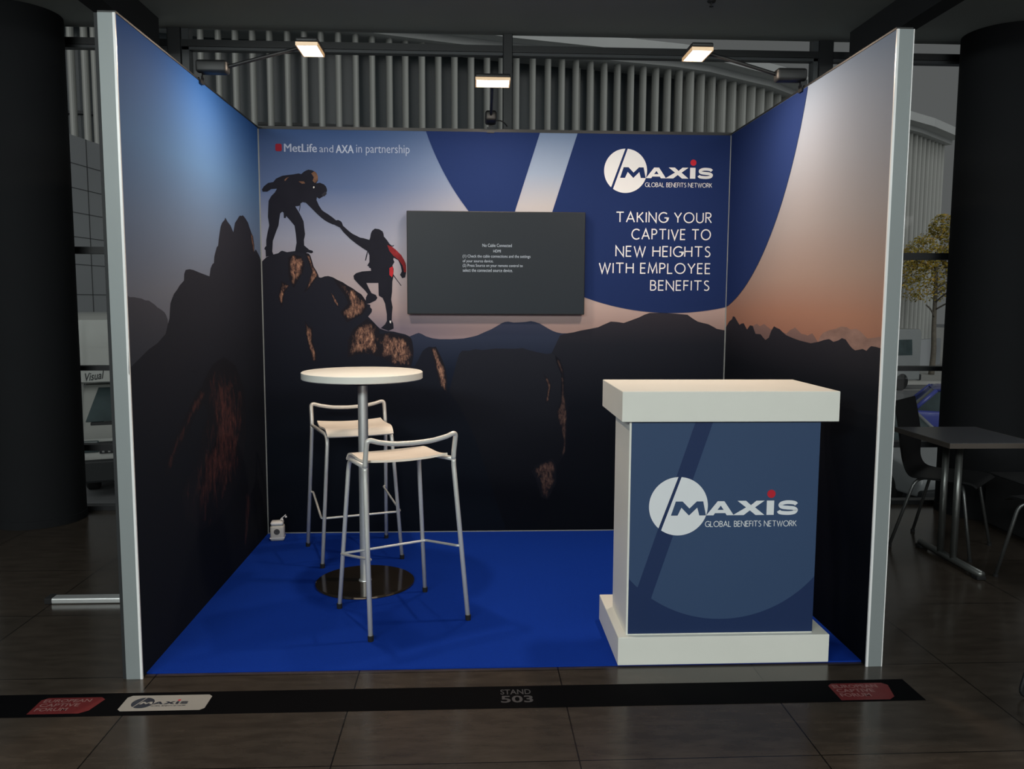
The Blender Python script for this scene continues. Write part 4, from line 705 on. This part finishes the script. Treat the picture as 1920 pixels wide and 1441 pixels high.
# ------------------------------------------------------------------ outside: street, pavilion with fins, vehicles, tree
ZS = -1.9
asph = mat('asphalt', (122, 124, 126), rough=0.9, noise=0.10, scale=3)
structure(obj('ground', box(BM(), -60, 0.75, ZS-0.2, 80, 120, ZS), asph))
kerb_m = mat('pale_paving', (180, 180, 176), rough=0.9, noise=0.08, scale=2)
structure(obj('trim_3', box(BM(), 5, 27.9, ZS, 60, 120, ZS+0.14), kerb_m))
line_m = mat('road_marking', (190, 190, 186), rough=0.9, noise=0.05)
structure(obj('trim_4', box(BM(), 5, 25.8, ZS+0.0005, 60, 26.0, ZS+0.004), line_m))

bd = empty('fin_clad_building', (0, 24, ZS)); tag(bd, 'curved pale building beyond the window, ringed by tall vertical fins under a flat roof', 'building')
fin_m = mat('pale_fin', (188, 190, 186), rough=0.6, noise=0.03, scale=1)
shade_m = mat('dark_facade_glass', (64, 73, 78), rough=0.25, noise=0.25, scale=0.5, stretch=(1, 1, 0.3))
roof_m = mat('pale_fascia', (205, 208, 208), rough=0.6, noise=0.03, scale=1)
clad_m = mat('white_cladding', (178, 182, 186), rough=0.55, noise=0.03, scale=0.6)
joint_m = mat('cladding_joint', (88, 90, 92), rough=0.8, noise=0.02)
PL = D['PLAN']; NR = []
for i in range(len(PL)):
    a, b_ = PL[max(i-1, 0)], PL[min(i+1, len(PL)-1)]; t = Vector((b_[0]-a[0], b_[1]-a[1])).normalized(); NR.append(Vector((t.y, -t.x)))
def offp(d): return [(p[0]+n.x*d, p[1]+n.y*d) for p, n in zip(PL, NR)]
ZT = 9.5
def strip(bm, A, B, z0, z1, mi=0):
    """solid band between two plan lines"""
    n = len(A); V = [[bm.verts.new((x, y, z)) for x, y in l] for l, z in ((A, z0), (B, z0), (B, z1), (A, z1))]
    for q in range(4):
        for i in range(n-1):
            f = bm.faces.new((V[q][i], V[q][i+1], V[(q+1) % 4][i+1], V[(q+1) % 4][i])); f.material_index = mi
    bm.faces.new([V[q][0] for q in range(4)]); bm.faces.new([V[q][-1] for q in range(4)][::-1])
bm = BM(); strip(bm, offp(-0.9), offp(-1.1), ZS, ZT)
wobj(bd, 'glazed_wall', bm, shade_m)
for z in (6.9, 3.4): bm = BM(); strip(bm, offp(-0.78), offp(-0.9), z, z+0.09); wobj(bd, 'floor_line', bm, joint_m)
bm = BM(); strip(bm, offp(1.0), offp(-9.0), ZT+0.22, ZT+0.60); wobj(bd, 'roof', bm, roof_m)
bm = BM(); strip(bm, offp(0.45), offp(-9.0), ZT, ZT+0.22); wobj(bd, 'soffit', bm, roof_m)
bm = BM(); strip(bm, offp(0.45), offp(-0.6), ZS, ZS+1.5); wobj(bd, 'plinth', bm, clad_m)
for i, (x, y) in enumerate(D['FINS']):
    k = min(range(len(PL)), key=lambda q: (PL[q][0]-x)**2+(PL[q][1]-y)**2); n = NR[k]; t = Vector((-n.y, n.x))
    P = []
    for a in range(14):
        an = 2*PI*a/14; q = t*(0.095*math.cos(an))+n*(0.20*math.sin(an)); P.append((x+q.x, y+q.y))
    bm = prism(BM(), P, lambda u, v: (u, v, ZS+1.5), lambda u, v: (u, v, ZT)); wobj(bd, 'fin', bm, fin_m)
for i in range(26, 45):                                            # second row of fins set back between the first
    (x0, y0), (x1, y1) = D['FINS'][i], D['FINS'][i+1] if i+1 < len(D['FINS']) else D['FINS'][i]
    x, y = x0*0.42+x1*0.58, y0*0.42+y1*0.58
    k = min(range(len(PL)), key=lambda q: (PL[q][0]-x)**2+(PL[q][1]-y)**2); n = NR[k]; t = Vector((-n.y, n.x)); x -= n.x*0.55; y -= n.y*0.55
    P = []
    for a in range(12):
        an = 2*PI*a/12; q = t*(0.08*math.cos(an))+n*(0.14*math.sin(an)); P.append((x+q.x, y+q.y))
    wobj(bd, 'inner_fin', prism(BM(), P, lambda u, v: (u, v, ZS+1.5), lambda u, v: (u, v, ZT-0.1)), fin_m)
# white clad wing of the building at the left
wx0, wy0, wx1, wy1 = -8.78, 12.6, -8.36, 16.8
dv_ = Vector((wx1-wx0, wy1-wy0)); Ln = dv_.length; tv_ = dv_/Ln; nv_ = Vector((tv_.y, -tv_.x))
def wp_(s_, d): q = Vector((wx0, wy0))+tv_*s_+nv_*d; return (q.x, q.y)
bm = BM(); P = [wp_(0, 0), wp_(Ln, 0), wp_(Ln, -3.5), wp_(0, -3.5)]; prism(bm, P, lambda u, v: (u, v, ZS), lambda u, v: (u, v, 4.95)); wobj(bd, 'clad_wing', bm, clad_m)
bm = BM()
def joint(s0, s1, z0, z1):
    P = [wp_(s0, 0.006), wp_(s1, 0.006), wp_(s1, -0.001), wp_(s0, -0.001)]; prism(bm, P, lambda u, v: (u, v, z0), lambda u, v: (u, v, z1))
for z in (4.35, 3.83, 3.31, 2.79, 2.2, 1.55, 0.95, 0.35, -0.25): joint(0, Ln, z, z+0.014)
for s_ in (1.35, 3.2): joint(s_, s_+0.03, ZS, 4.95)
wobj(bd, 'cladding_joints', bm, joint_m)

# vehicles
def paint(n, c): return mat(n, c, rough=0.3, noise=0.02, coat=0.4)
vglass = mat('vehicle_glass', (70, 84, 86), rough=0.12, noise=0.25, scale=2)
trim_bl = mat('vehicle_black_trim', (40, 43, 45), rough=0.6, noise=0.05)
tyre = mat('tyre', (26, 27, 28), rough=0.9, noise=0.05)
plate_m = mat('number_plate', (150, 152, 150), rough=0.5, noise=0.05)
def wheel(par, x, y, z, r, wdt):
    bm = lathe(BM(), [(0, -wdt/2), (r*0.6, -wdt/2), (r*0.9, -wdt/2), (r, -wdt/2+0.03), (r, wdt/2-0.03), (r*0.9, wdt/2), (0, wdt/2)], n=28)
    bmesh.ops.transform(bm, matrix=Matrix.Translation((x, y, z)) @ Matrix.Rotation(PI/2, 4, 'Y'), verts=bm.verts)
    return obj('wheel', bm, tyre, par, ang=40)
def van(loc, rz, label, col, high=1.9+0.75, lettering=None):
    """front at local -y"""
    r = empty('van', loc, rz); tag(r, label, 'van')
    bm = BM()
    side = [(-0.02, 0.38), (-0.05, 0.75), (0.02, 1.02), (0.55, 1.20), (1.02, 1.84), (1.2, 1.88), (1.9, 1.88), (1.9, 0.38)] if lettering else [(-0.02, 0.38), (-0.05, 0.75), (0.02, 1.02), (0.55, 1.20), (1.10, 1.95), (1.45, high-0.15), (1.7, high), (4.9, high), (5.0, high-0.15), (5.0, 0.38)]
    prism(bm, side, lambda u, v: (-0.98, u, v), lambda u, v: (0.98, u, v))
    bmesh.ops.bevel(bm, geom=[e for e in bm.edges if abs(e.verts[0].co.x-e.verts[1].co.x) < 1e-5], offset=0.06, segments=3, profile=0.5, affect='EDGES', clamp_overlap=True)
    obj('body', bm, col, r, ang=35)
    if lettering:
        bm = BM(); bs_ = [(1.92, 0.62), (1.92, 1.89), (0.80, 1.89), (0.75, 1.92), (0.80, 3.0), (0.95, 3.1), (3.7, 3.1), (3.7, 0.62)]
        prism(bm, bs_, lambda u, v: (-1.15, u, v), lambda u, v: (1.15, u, v)); obj('box_body', bm, col, r, ang=35)
    n = Vector((0, -0.75, 0.55)).normalized()
    ws = [(-0.94, 0.575, 1.235), (0.94, 0.575, 1.235), (0.74, 0.985, 1.79), (-0.74, 0.985, 1.79)]
    bm = BM(); a = [bm.verts.new(Vector(p)+n*0.012) for p in ws]; b_ = [bm.verts.new(Vector(p)-n*0.02) for p in ws]
    bm.faces.new(a); bm.faces.new(b_[::-1])
    for i in range(4): bm.faces.new((a[i], b_[i], b_[(i+1) % 4], a[(i+1) % 4]))
    wsh = obj('windscreen', bm, vglass, r)
    obj('cowl', box(BM(), -0.86, 0.50, 1.165, 0.86, 0.60, 1.235, 0.01, 1), trim_bl, r)
    for s_ in (-1, 1): obj('wiper', tube(BM(), [(s_*0.65, 0.52, 1.235), (s_*0.05, 0.56, 1.27)], 0.012, 6), trim_bl, r)
    bm = BM(); box(bm, -0.70, -0.085, 0.78, 0.70, -0.02, 0.98, 0.01, 1)
    gr = obj('grille', bm, trim_bl, r)
    bm = BM()
    for k in range(15): box(bm, -0.66+k*0.09, -0.098, 0.80, -0.625+k*0.09, -0.084, 0.96)
    obj('grille_bars', bm, plate_m, gr)
    obj('bumper', box(BM(), -0.96, -0.16, 0.30, 0.96, 0.1, 0.68, 0.04, 2), trim_bl, r)
    obj('number_plate', box(BM(), -0.26, -0.175, 0.44, 0.26, -0.162, 0.56), plate_m, r)
    for s_ in (-1, 1):
        obj('headlamp', box(BM(), s_*0.83-0.13, -0.07, 0.80, s_*0.83+0.13, 0.06, 1.0, 0.03, 2), vglass, r)
        obj('mirror', box(BM(), s_*1.13-0.1, 0.75, 1.25, s_*1.13+0.1, 0.85, 1.6, 0.03, 2), trim_bl, r)
        for y in (0.85, 3.2 if lettering else 4.1): wheel(r, s_*0.87, y, 0.34, 0.34, 0.22)
        bm = BM(); P = [(0.75, 1.25), (1.25, 1.85), (1.75, 1.85), (1.75, 1.25)]
        prism(bm, P, lambda u, v: (s_*0.975, u, v), lambda u, v: (s_*0.99, u, v)); obj('side_window', bm, vglass, r)
    if not lettering:                                              # panel van: rear side window, rear window, lights, sill
        for s_ in (-1, 1):
            bm = BM(); prism(bm, [(2.3, 1.35), (2.35, 1.95), (4.5, 1.95), (4.55, 1.35)], lambda u, v: (s_*0.975, u, v), lambda u, v: (s_*0.99, u, v)); obj('side_window', bm, vglass, r)
            obj('tail_light', box(BM(), s_*0.86-0.07, 4.97, 0.75, s_*0.86+0.07, 5.03, 1.15, 0.02, 1), mat('tail_light_red', (120, 40, 38), rough=0.4), r)
            obj('sill', box(BM(), s_*0.96-0.03, 1.25, 0.34, s_*0.96+0.03, 3.7, 0.50, 0.02, 1), trim_bl, r)
        obj('rear_window', box(BM(), -0.75, 4.98, 1.3, 0.75, 5.02, 1.95, 0.02, 1), vglass, r)
        obj('rear_bumper', box(BM(), -0.95, 4.95, 0.36, 0.95, 5.12, 0.60, 0.04, 2), trim_bl, r)
    if lettering:
        bm = BM(); font(bm, lettering, (-0.93, 1.95, -0.63, 2.09), lambda u, v: (u, 0.742+(v-1.92)*0.0463, v+(u+0.8)*0.14), offset=0.01, shear=0.25)
        me = bpy.data.meshes.new('van_lettering'); bm.to_mesh(me); bm.free(); link('van_lettering', me, trim_bl, r)
    return r
van((-5.77, 9.19, ZS), 0.35, 'white high-roofed van seen head-on through the window left of the stand', paint('van_white', (172, 174, 170)), high=2.85, lettering='Visual')
van((12.1, 25.35, ZS), -1.256, 'pale grey van parked under the yellow tree across the street', paint('van_grey', (150, 155, 156)), high=2.35)

def car(loc, rz, label, col):
    """hatchback, front at local -y"""
    r = empty('car', loc, rz); tag(r, label, 'car')
    low = [(-2.0, 0.28), (-2.08, 0.50), (-2.0, 0.68), (-1.75, 0.78), (-0.95, 0.92), (1.7, 0.95), (2.0, 0.85), (2.05, 0.4), (2.0, 0.28)]
    bm = prism(BM(), low, lambda u, v: (-0.86, u, v), lambda u, v: (0.86, u, v))
    bmesh.ops.bevel(bm, geom=list(bm.edges), offset=0.06, segments=3, profile=0.5, affect='EDGES', clamp_overlap=True)
    obj('body', bm, col, r, ang=40)
    def cabin(base, top, z0, z1, nm, m_):
        bm = BM(); (x0, ya, yb), (x1, yc, yd) = base, top
        a = [bm.verts.new(p) for p in ((-x0, ya, z0), (x0, ya, z0), (x0, yb, z0), (-x0, yb, z0))]; b_ = [bm.verts.new(p) for p in ((-x1, yc, z1), (x1, yc, z1), (x1, yd, z1), (-x1, yd, z1))]
        bm.faces.new(a[::-1]); bm.faces.new(b_)
        for i in range(4): bm.faces.new((a[i], a[(i+1) % 4], b_[(i+1) % 4], b_[i]))
        bmesh.ops.bevel(bm, geom=list(bm.edges), offset=0.04, segments=2, profile=0.5, affect='EDGES', clamp_overlap=True)
        return obj(nm, bm, m_, r, ang=40)
    cabin((0.80, -0.95, 1.75), (0.64, -0.25, 1.25), 0.90, 1.40, 'windows', vglass)
    cabin((0.66, -0.28, 1.30), (0.58, -0.15, 1.15), 1.385, 1.45, 'roof', col)
    for s_ in (-1, 1):
        bm = BM()
        tube(bm, [(s_*0.79, -0.93, 0.91), (s_*0.64, -0.25, 1.40)], 0.035, 8); tube(bm, [(s_*0.79, 1.72, 0.93), (s_*0.64, 1.24, 1.40)], 0.05, 8); tube(bm, [(s_*0.80, 0.35, 0.92), (s_*0.65, 0.38, 1.40)], 0.035, 8)
        tube(bm, [(s_*0.64, -0.25, 1.40), (s_*0.64, 1.24, 1.40)], 0.03, 8)
        obj('pillar', bm, col, r, True)
        obj('headlamp', box(BM(), s_*0.66-0.16, -2.03, 0.60, s_*0.66+0.16, -1.86, 0.74, 0.03, 2), vglass, r)
        obj('mirror', box(BM(), s_*0.93-0.09, -0.72, 0.92, s_*0.93+0.09, -0.62, 1.05, 0.02, 2), col, r)
        for y in (-1.25, 1.3): wheel(r, s_*0.78, y, 0.31, 0.31, 0.2)
    gr = obj('grille', box(BM(), -0.45, -2.10, 0.40, 0.45, -2.0, 0.56, 0.02, 1), trim_bl, r)
    obj('badge', tube(BM(), [(0, -2.085, 0.62), (0, -2.10, 0.62)], 0.06, 16), plate_m, r, ang=40)
    obj('bumper', box(BM(), -0.84, -2.13, 0.24, 0.84, -1.98, 0.40, 0.03, 2), trim_bl, r)
    return r
car((7.25, 9.6, ZS), 0.25, 'silver car facing the window behind the black chair, right of the stand', paint('car_silver', (150, 154, 156)))
car((11.7, 13.0, ZS), 1.15, 'blue car on the street beside the dark column, right of the stand', paint('car_blue', (78, 88, 170)))

# blue hoarding on posts
bp_ = empty('hoarding', (24.6, 34.4, ZS)); tag(bp_, 'blue panel hoarding on posts beneath the yellow tree beside the dark column', 'hoarding')
obj('panel', box(BM(), -0.65, -0.05, 0.95, 1.2, 0.05, 2.85, 0.02, 1), mat('hoarding_blue', (92, 138, 196), rough=0.6, noise=0.06, scale=1), bp_)
for x in (-0.55, 0.25, 1.05): obj('post', box(BM(), x-0.05, 0.051, 0, x+0.05, 0.15, 3.6), fin_m, bp_)
obj('rail', box(BM(), -0.65, -0.07, 2.86, 1.2, 0.05, 3.0), trim_bl, bp_)

# yellow street tree
tr_ = empty('street_tree', (20.5, 31.0, ZS)); tag(tr_, 'yellow-leaved street tree outside, between the right wall and the dark column', 'tree')
bark = mat('bark', (112, 106, 96), rough=0.9, noise=0.2, scale=8)
trunk = obj('trunk', tube(BM(), smooth_path([(-0.03, 0, 0.14), (0.02, 0, 1.2), (-0.02, 0.02, 2.4), (-0.05, 0, 4.2), (-0.1, 0, 5.6)], 4), [0.13-0.004*k for k in range(17)], 10), bark, tr_, True)
rng = random.Random(5)
for k in range(9):
    a = rng.uniform(0, 2*PI); z = 2.7+k*0.33; l = rng.uniform(0.8, 1.5)
    obj('branch', tube(BM(), smooth_path([(-0.03, 0, z), (l*0.5*math.cos(a), l*0.5*math.sin(a), z+0.35), (l*math.cos(a), l*math.sin(a), z+0.55)], 3), 0.035, 6), bark, tr_, True)
lf = bpy.data.materials.new('yellow_leaves'); lf.use_nodes = True
nt = lf.node_tree; b = nt.nodes['Principled BSDF']; b.inputs['Roughness'].default_value = 0.7
oi = nt.nodes.new('ShaderNodeTexCoord'); nz = nt.nodes.new('ShaderNodeTexNoise'); nz.inputs['Scale'].default_value = 3.5; nz.inputs['Detail'].default_value = 6
rp = nt.nodes.new('ShaderNodeValToRGB'); e = rp.color_ramp.elements; e.new(0.5)
for k, (pz, c) in enumerate([(0.34, (96, 92, 40)), (0.5, (176, 158, 62)), (0.66, (206, 168, 78))]): e[k].position = pz; e[k].color = (*lin(c), 1)
nt.links.new(oi.outputs['Object'], nz.inputs['Vector']); nt.links.new(nz.outputs['Fac'], rp.inputs['Fac']); nt.links.new(rp.outputs['Color'], b.inputs['Base Color'])
bm = BM()
blobs = [(-0.2, 0, 4.6, 1.25), (-1.0, 0.1, 4.3, 0.95), (0.65, -0.2, 4.5, 0.95), (0.05, 0.2, 5.8, 0.95), (-0.75, 0, 5.5, 0.8), (0.75, 0.1, 5.6, 0.7), (0.1, 0, 6.7, 0.55), (-1.2, 0, 5.0, 0.8), (0.95, 0, 5.0, 0.6)]
for n_ in range(5200):
    bx_, by, bz, br = blobs[rng.randrange(len(blobs))]
    while True:
        q = Vector((rng.uniform(-1, 1), rng.uniform(-1, 1), rng.uniform(-1, 1)))
        if 0.1 < q.length < 1: break
    q = q.normalized()*(q.length**0.5)*br
    c = Vector((bx_, by, bz))+q
    u = Vector((rng.gauss(0, 1), rng.gauss(0, 1), rng.gauss(0, 1))).normalized(); v = u.orthogonal().normalized(); s_ = rng.uniform(0.05, 0.095)
    vs_ = [bm.verts.new(c+u*s_), bm.verts.new(c+v*s_*0.55+u*s_*0.1), bm.verts.new(c-u*s_), bm.verts.new(c-v*s_*0.55+u*s_*0.1)]
    bm.faces.new(vs_)
me = bpy.data.meshes.new('foliage'); bm.to_mesh(me); bm.free(); link('foliage', me, lf, tr_)

# sprinkler head on the ceiling, just showing at the top edge
sp = empty('sprinkler', (1.276, -0.069, 3.265)); tag(sp, 'tiny dark sprinkler head on the grey ceiling at the top picture edge', 'sprinkler')
obj('rose', lathe(BM(), [(0, -0.008), (0.022, -0.008), (0.026, -0.0005), (0, -0.0005)], n=20), black_pl, sp, ang=40)
obj('nozzle', lathe(BM(), [(0, -0.034), (0.012, -0.034), (0.012, -0.031), (0.005, -0.028), (0.005, -0.0085), (0, -0.0085)], n=14), black_pl, sp, ang=40)

# ------------------------------------------------------------------ seating area at the right
ctab = empty('cafe_table', (2.6, -0.71, 0)); tag(ctab, 'small square cafe table with grey top, just right of the right display wall', 'table')
top_m = mat('grey_laminate', (78, 78, 82), rough=0.3, noise=0.03); edge_m = mat('brown_table_edge', (78, 70, 64), rough=0.5, noise=0.05); steel_d = mat('dull_steel', (120, 122, 120), rough=0.35, metal=0.8, noise=0.04)
tt = obj('tabletop', box(BM(), -0.252, -0.29, 0.713, 0.235, 0.28, 0.740, 0.003, 1), top_m, ctab)
bm = BM(); 
for a in ((-0.256, -0.294, 0.239, -0.2905), (-0.256, 0.2805, 0.239, 0.284), (-0.256, -0.2905, -0.2525, 0.2805), (0.2355, -0.2905, 0.239, 0.2805)): box(bm, a[0], a[1], 0.7125, a[2], a[3], 0.7395)
obj('edge_band', bm, edge_m, tt)
obj('bracket', box(BM(), -0.075, -0.2, 0.695, 0.0, 0.2, 0.7125), black_pl, ctab)
for y in (0.10, -0.03): obj('leg', tube(BM(), [(-0.04, y, 0.03), (-0.04, y, 0.7)], 0.019, 16), steel_d, ctab, True)
obj('foot_bar', tube(BM(), [(-0.04, -0.295, 0.03), (-0.04, 0.315, 0.03)], 0.02, 14), steel_d, ctab, True)
for y in (-0.27, 0.30): obj('foot_glide', box(BM(), -0.065, y-0.03, 0.0005, -0.015, y+0.03, 0.02, 0.004, 1), rubber, ctab)
blk_wood = mat('black_stained_ply', (13, 13, 15), rough=0.45, noise=0.05)
cafe_steel = mat('dim_steel', (120, 122, 122), rough=0.4, metal=0.85, noise=0.04)
def cafe_chair(loc, rz, label):
    """bent ply shell on four steel legs, facing local +y"""
    r = empty('cafe_chair', loc, rz); tag(r, label, 'chair', 'black chairs right of the stand')
    prof = smooth_path([(0.21, 0.425, 0), (0.17, 0.445, 0), (0.05, 0.447, 0), (-0.10, 0.44, 0), (-0.17, 0.455, 0), (-0.205, 0.52, 0), (-0.215, 0.62, 0), (-0.235, 0.75, 0), (-0.265, 0.885, 0)], 4)
    bm = BM(); n = len(prof); nx = 8; G = [[], []]
    for i, p in enumerate(prof):
        t = (prof[min(i+1, n-1)]-prof[max(i-1, 0)]).normalized(); nr = Vector((-t.y, t.x)); k = i/(n-1); hw = 0.20-0.035*math.sin(PI*min(1, max(0, (k-0.45)/0.3)))-0.01*k
        for q, th in ((0, 0.006), (1, -0.006)):
            G[q].append([bm.verts.new(((2*j/nx-1)*hw, p.x+nr.x*th, p.y+nr.y*th)) for j in range(nx+1)])
    for i in range(n-1):
        for j in range(nx):
            bm.faces.new((G[0][i][j], G[0][i][j+1], G[0][i+1][j+1], G[0][i+1][j])); bm.faces.new((G[1][i][j], G[1][i+1][j], G[1][i+1][j+1], G[1][i][j+1]))
        bm.faces.new((G[0][i][0], G[0][i+1][0], G[1][i+1][0], G[1][i][0])); bm.faces.new((G[0][i][nx], G[1][i][nx], G[1][i+1][nx], G[0][i+1][nx]))
    for i in (0, n-1):
        for j in range(nx): bm.faces.new((G[0][i][j], G[1][i][j], G[1][i][j+1], G[0][i][j+1]))
    obj('shell', bm, blk_wood, r, ang=50)
    for sx in (-1, 1):
        for sy, fy in ((-1, -0.24), (1, 0.20)):
            lg_ = obj('leg', tube(BM(), fillet([(sx*0.225, fy, 0.012), (sx*0.17, sy*0.13, 0.424), (sx*0.02, sy*0.05, 0.426)], 0.06, 5), 0.0095, 10), cafe_steel, r, True)
            obj('glide', lathe(BM(), [(0, 0), (0.013, 0), (0.013, 0.016), (0, 0.016)], (sx*0.225, fy, 0.0005), 10), rubber, lg_)
    return r
cafe_chair((2.70, -0.40, 0), math.radians(-135), 'black moulded chair with steel legs behind the small grey cafe table')
cafe_chair((2.935, -1.10, 0), math.radians(12), 'black chair with thin steel legs cut off by the right picture edge')
bn = empty('lounge_bench', (3.75, -0.42, 0)); tag(bn, 'low black upholstered bench in front of the right dark column', 'bench')
bl_f = mat('black_fabric', (10, 10, 13), rough=0.9, noise=0.1, scale=40); seam = mat('grey_piping', (40, 42, 46), rough=0.8, noise=0.05)
obj('seat_block', box(BM(), -0.50, -0.45, 0.02, 0.6, 0.50, 0.36, 0.015, 2), bl_f, bn)
obj('piping', tube(BM(), [(-0.497, -0.44, 0.357), (-0.497, 0.49, 0.357)], 0.004, 6), seam, bn, True)
obj('base', box(BM(), -0.46, -0.41, 0.0005, 0.56, 0.46, 0.0195), rubber, bn)
sc = empty('sled_chair', (2.16, -2.34, 0)); tag(sc, 'thin dark sled-base chair frame at the right edge in the foreground', 'chair')
for y in (0.04, -0.42):
    obj('sled_frame', tube(BM(), fillet([(-0.17, y, 0.42), (-0.27, y, 0.009), (0.27, y, 0.009), (0.2, y, 0.42)], 0.04, 5), 0.008, 10), black_pl, sc, True)
obj('seat', box(BM(), -0.19, -0.44, 0.425, 0.22, 0.06, 0.45, 0.01, 2), blk_wood, sc)
obj('backrest', box(BM(), 0.20, -0.42, 0.50, 0.225, 0.04, 0.82, 0.01, 2), blk_wood, sc)
obj('back_post', tube(BM(), [(0.205, -0.19, 0.44), (0.212, -0.19, 0.6)], 0.012, 8), black_pl, sc, True)
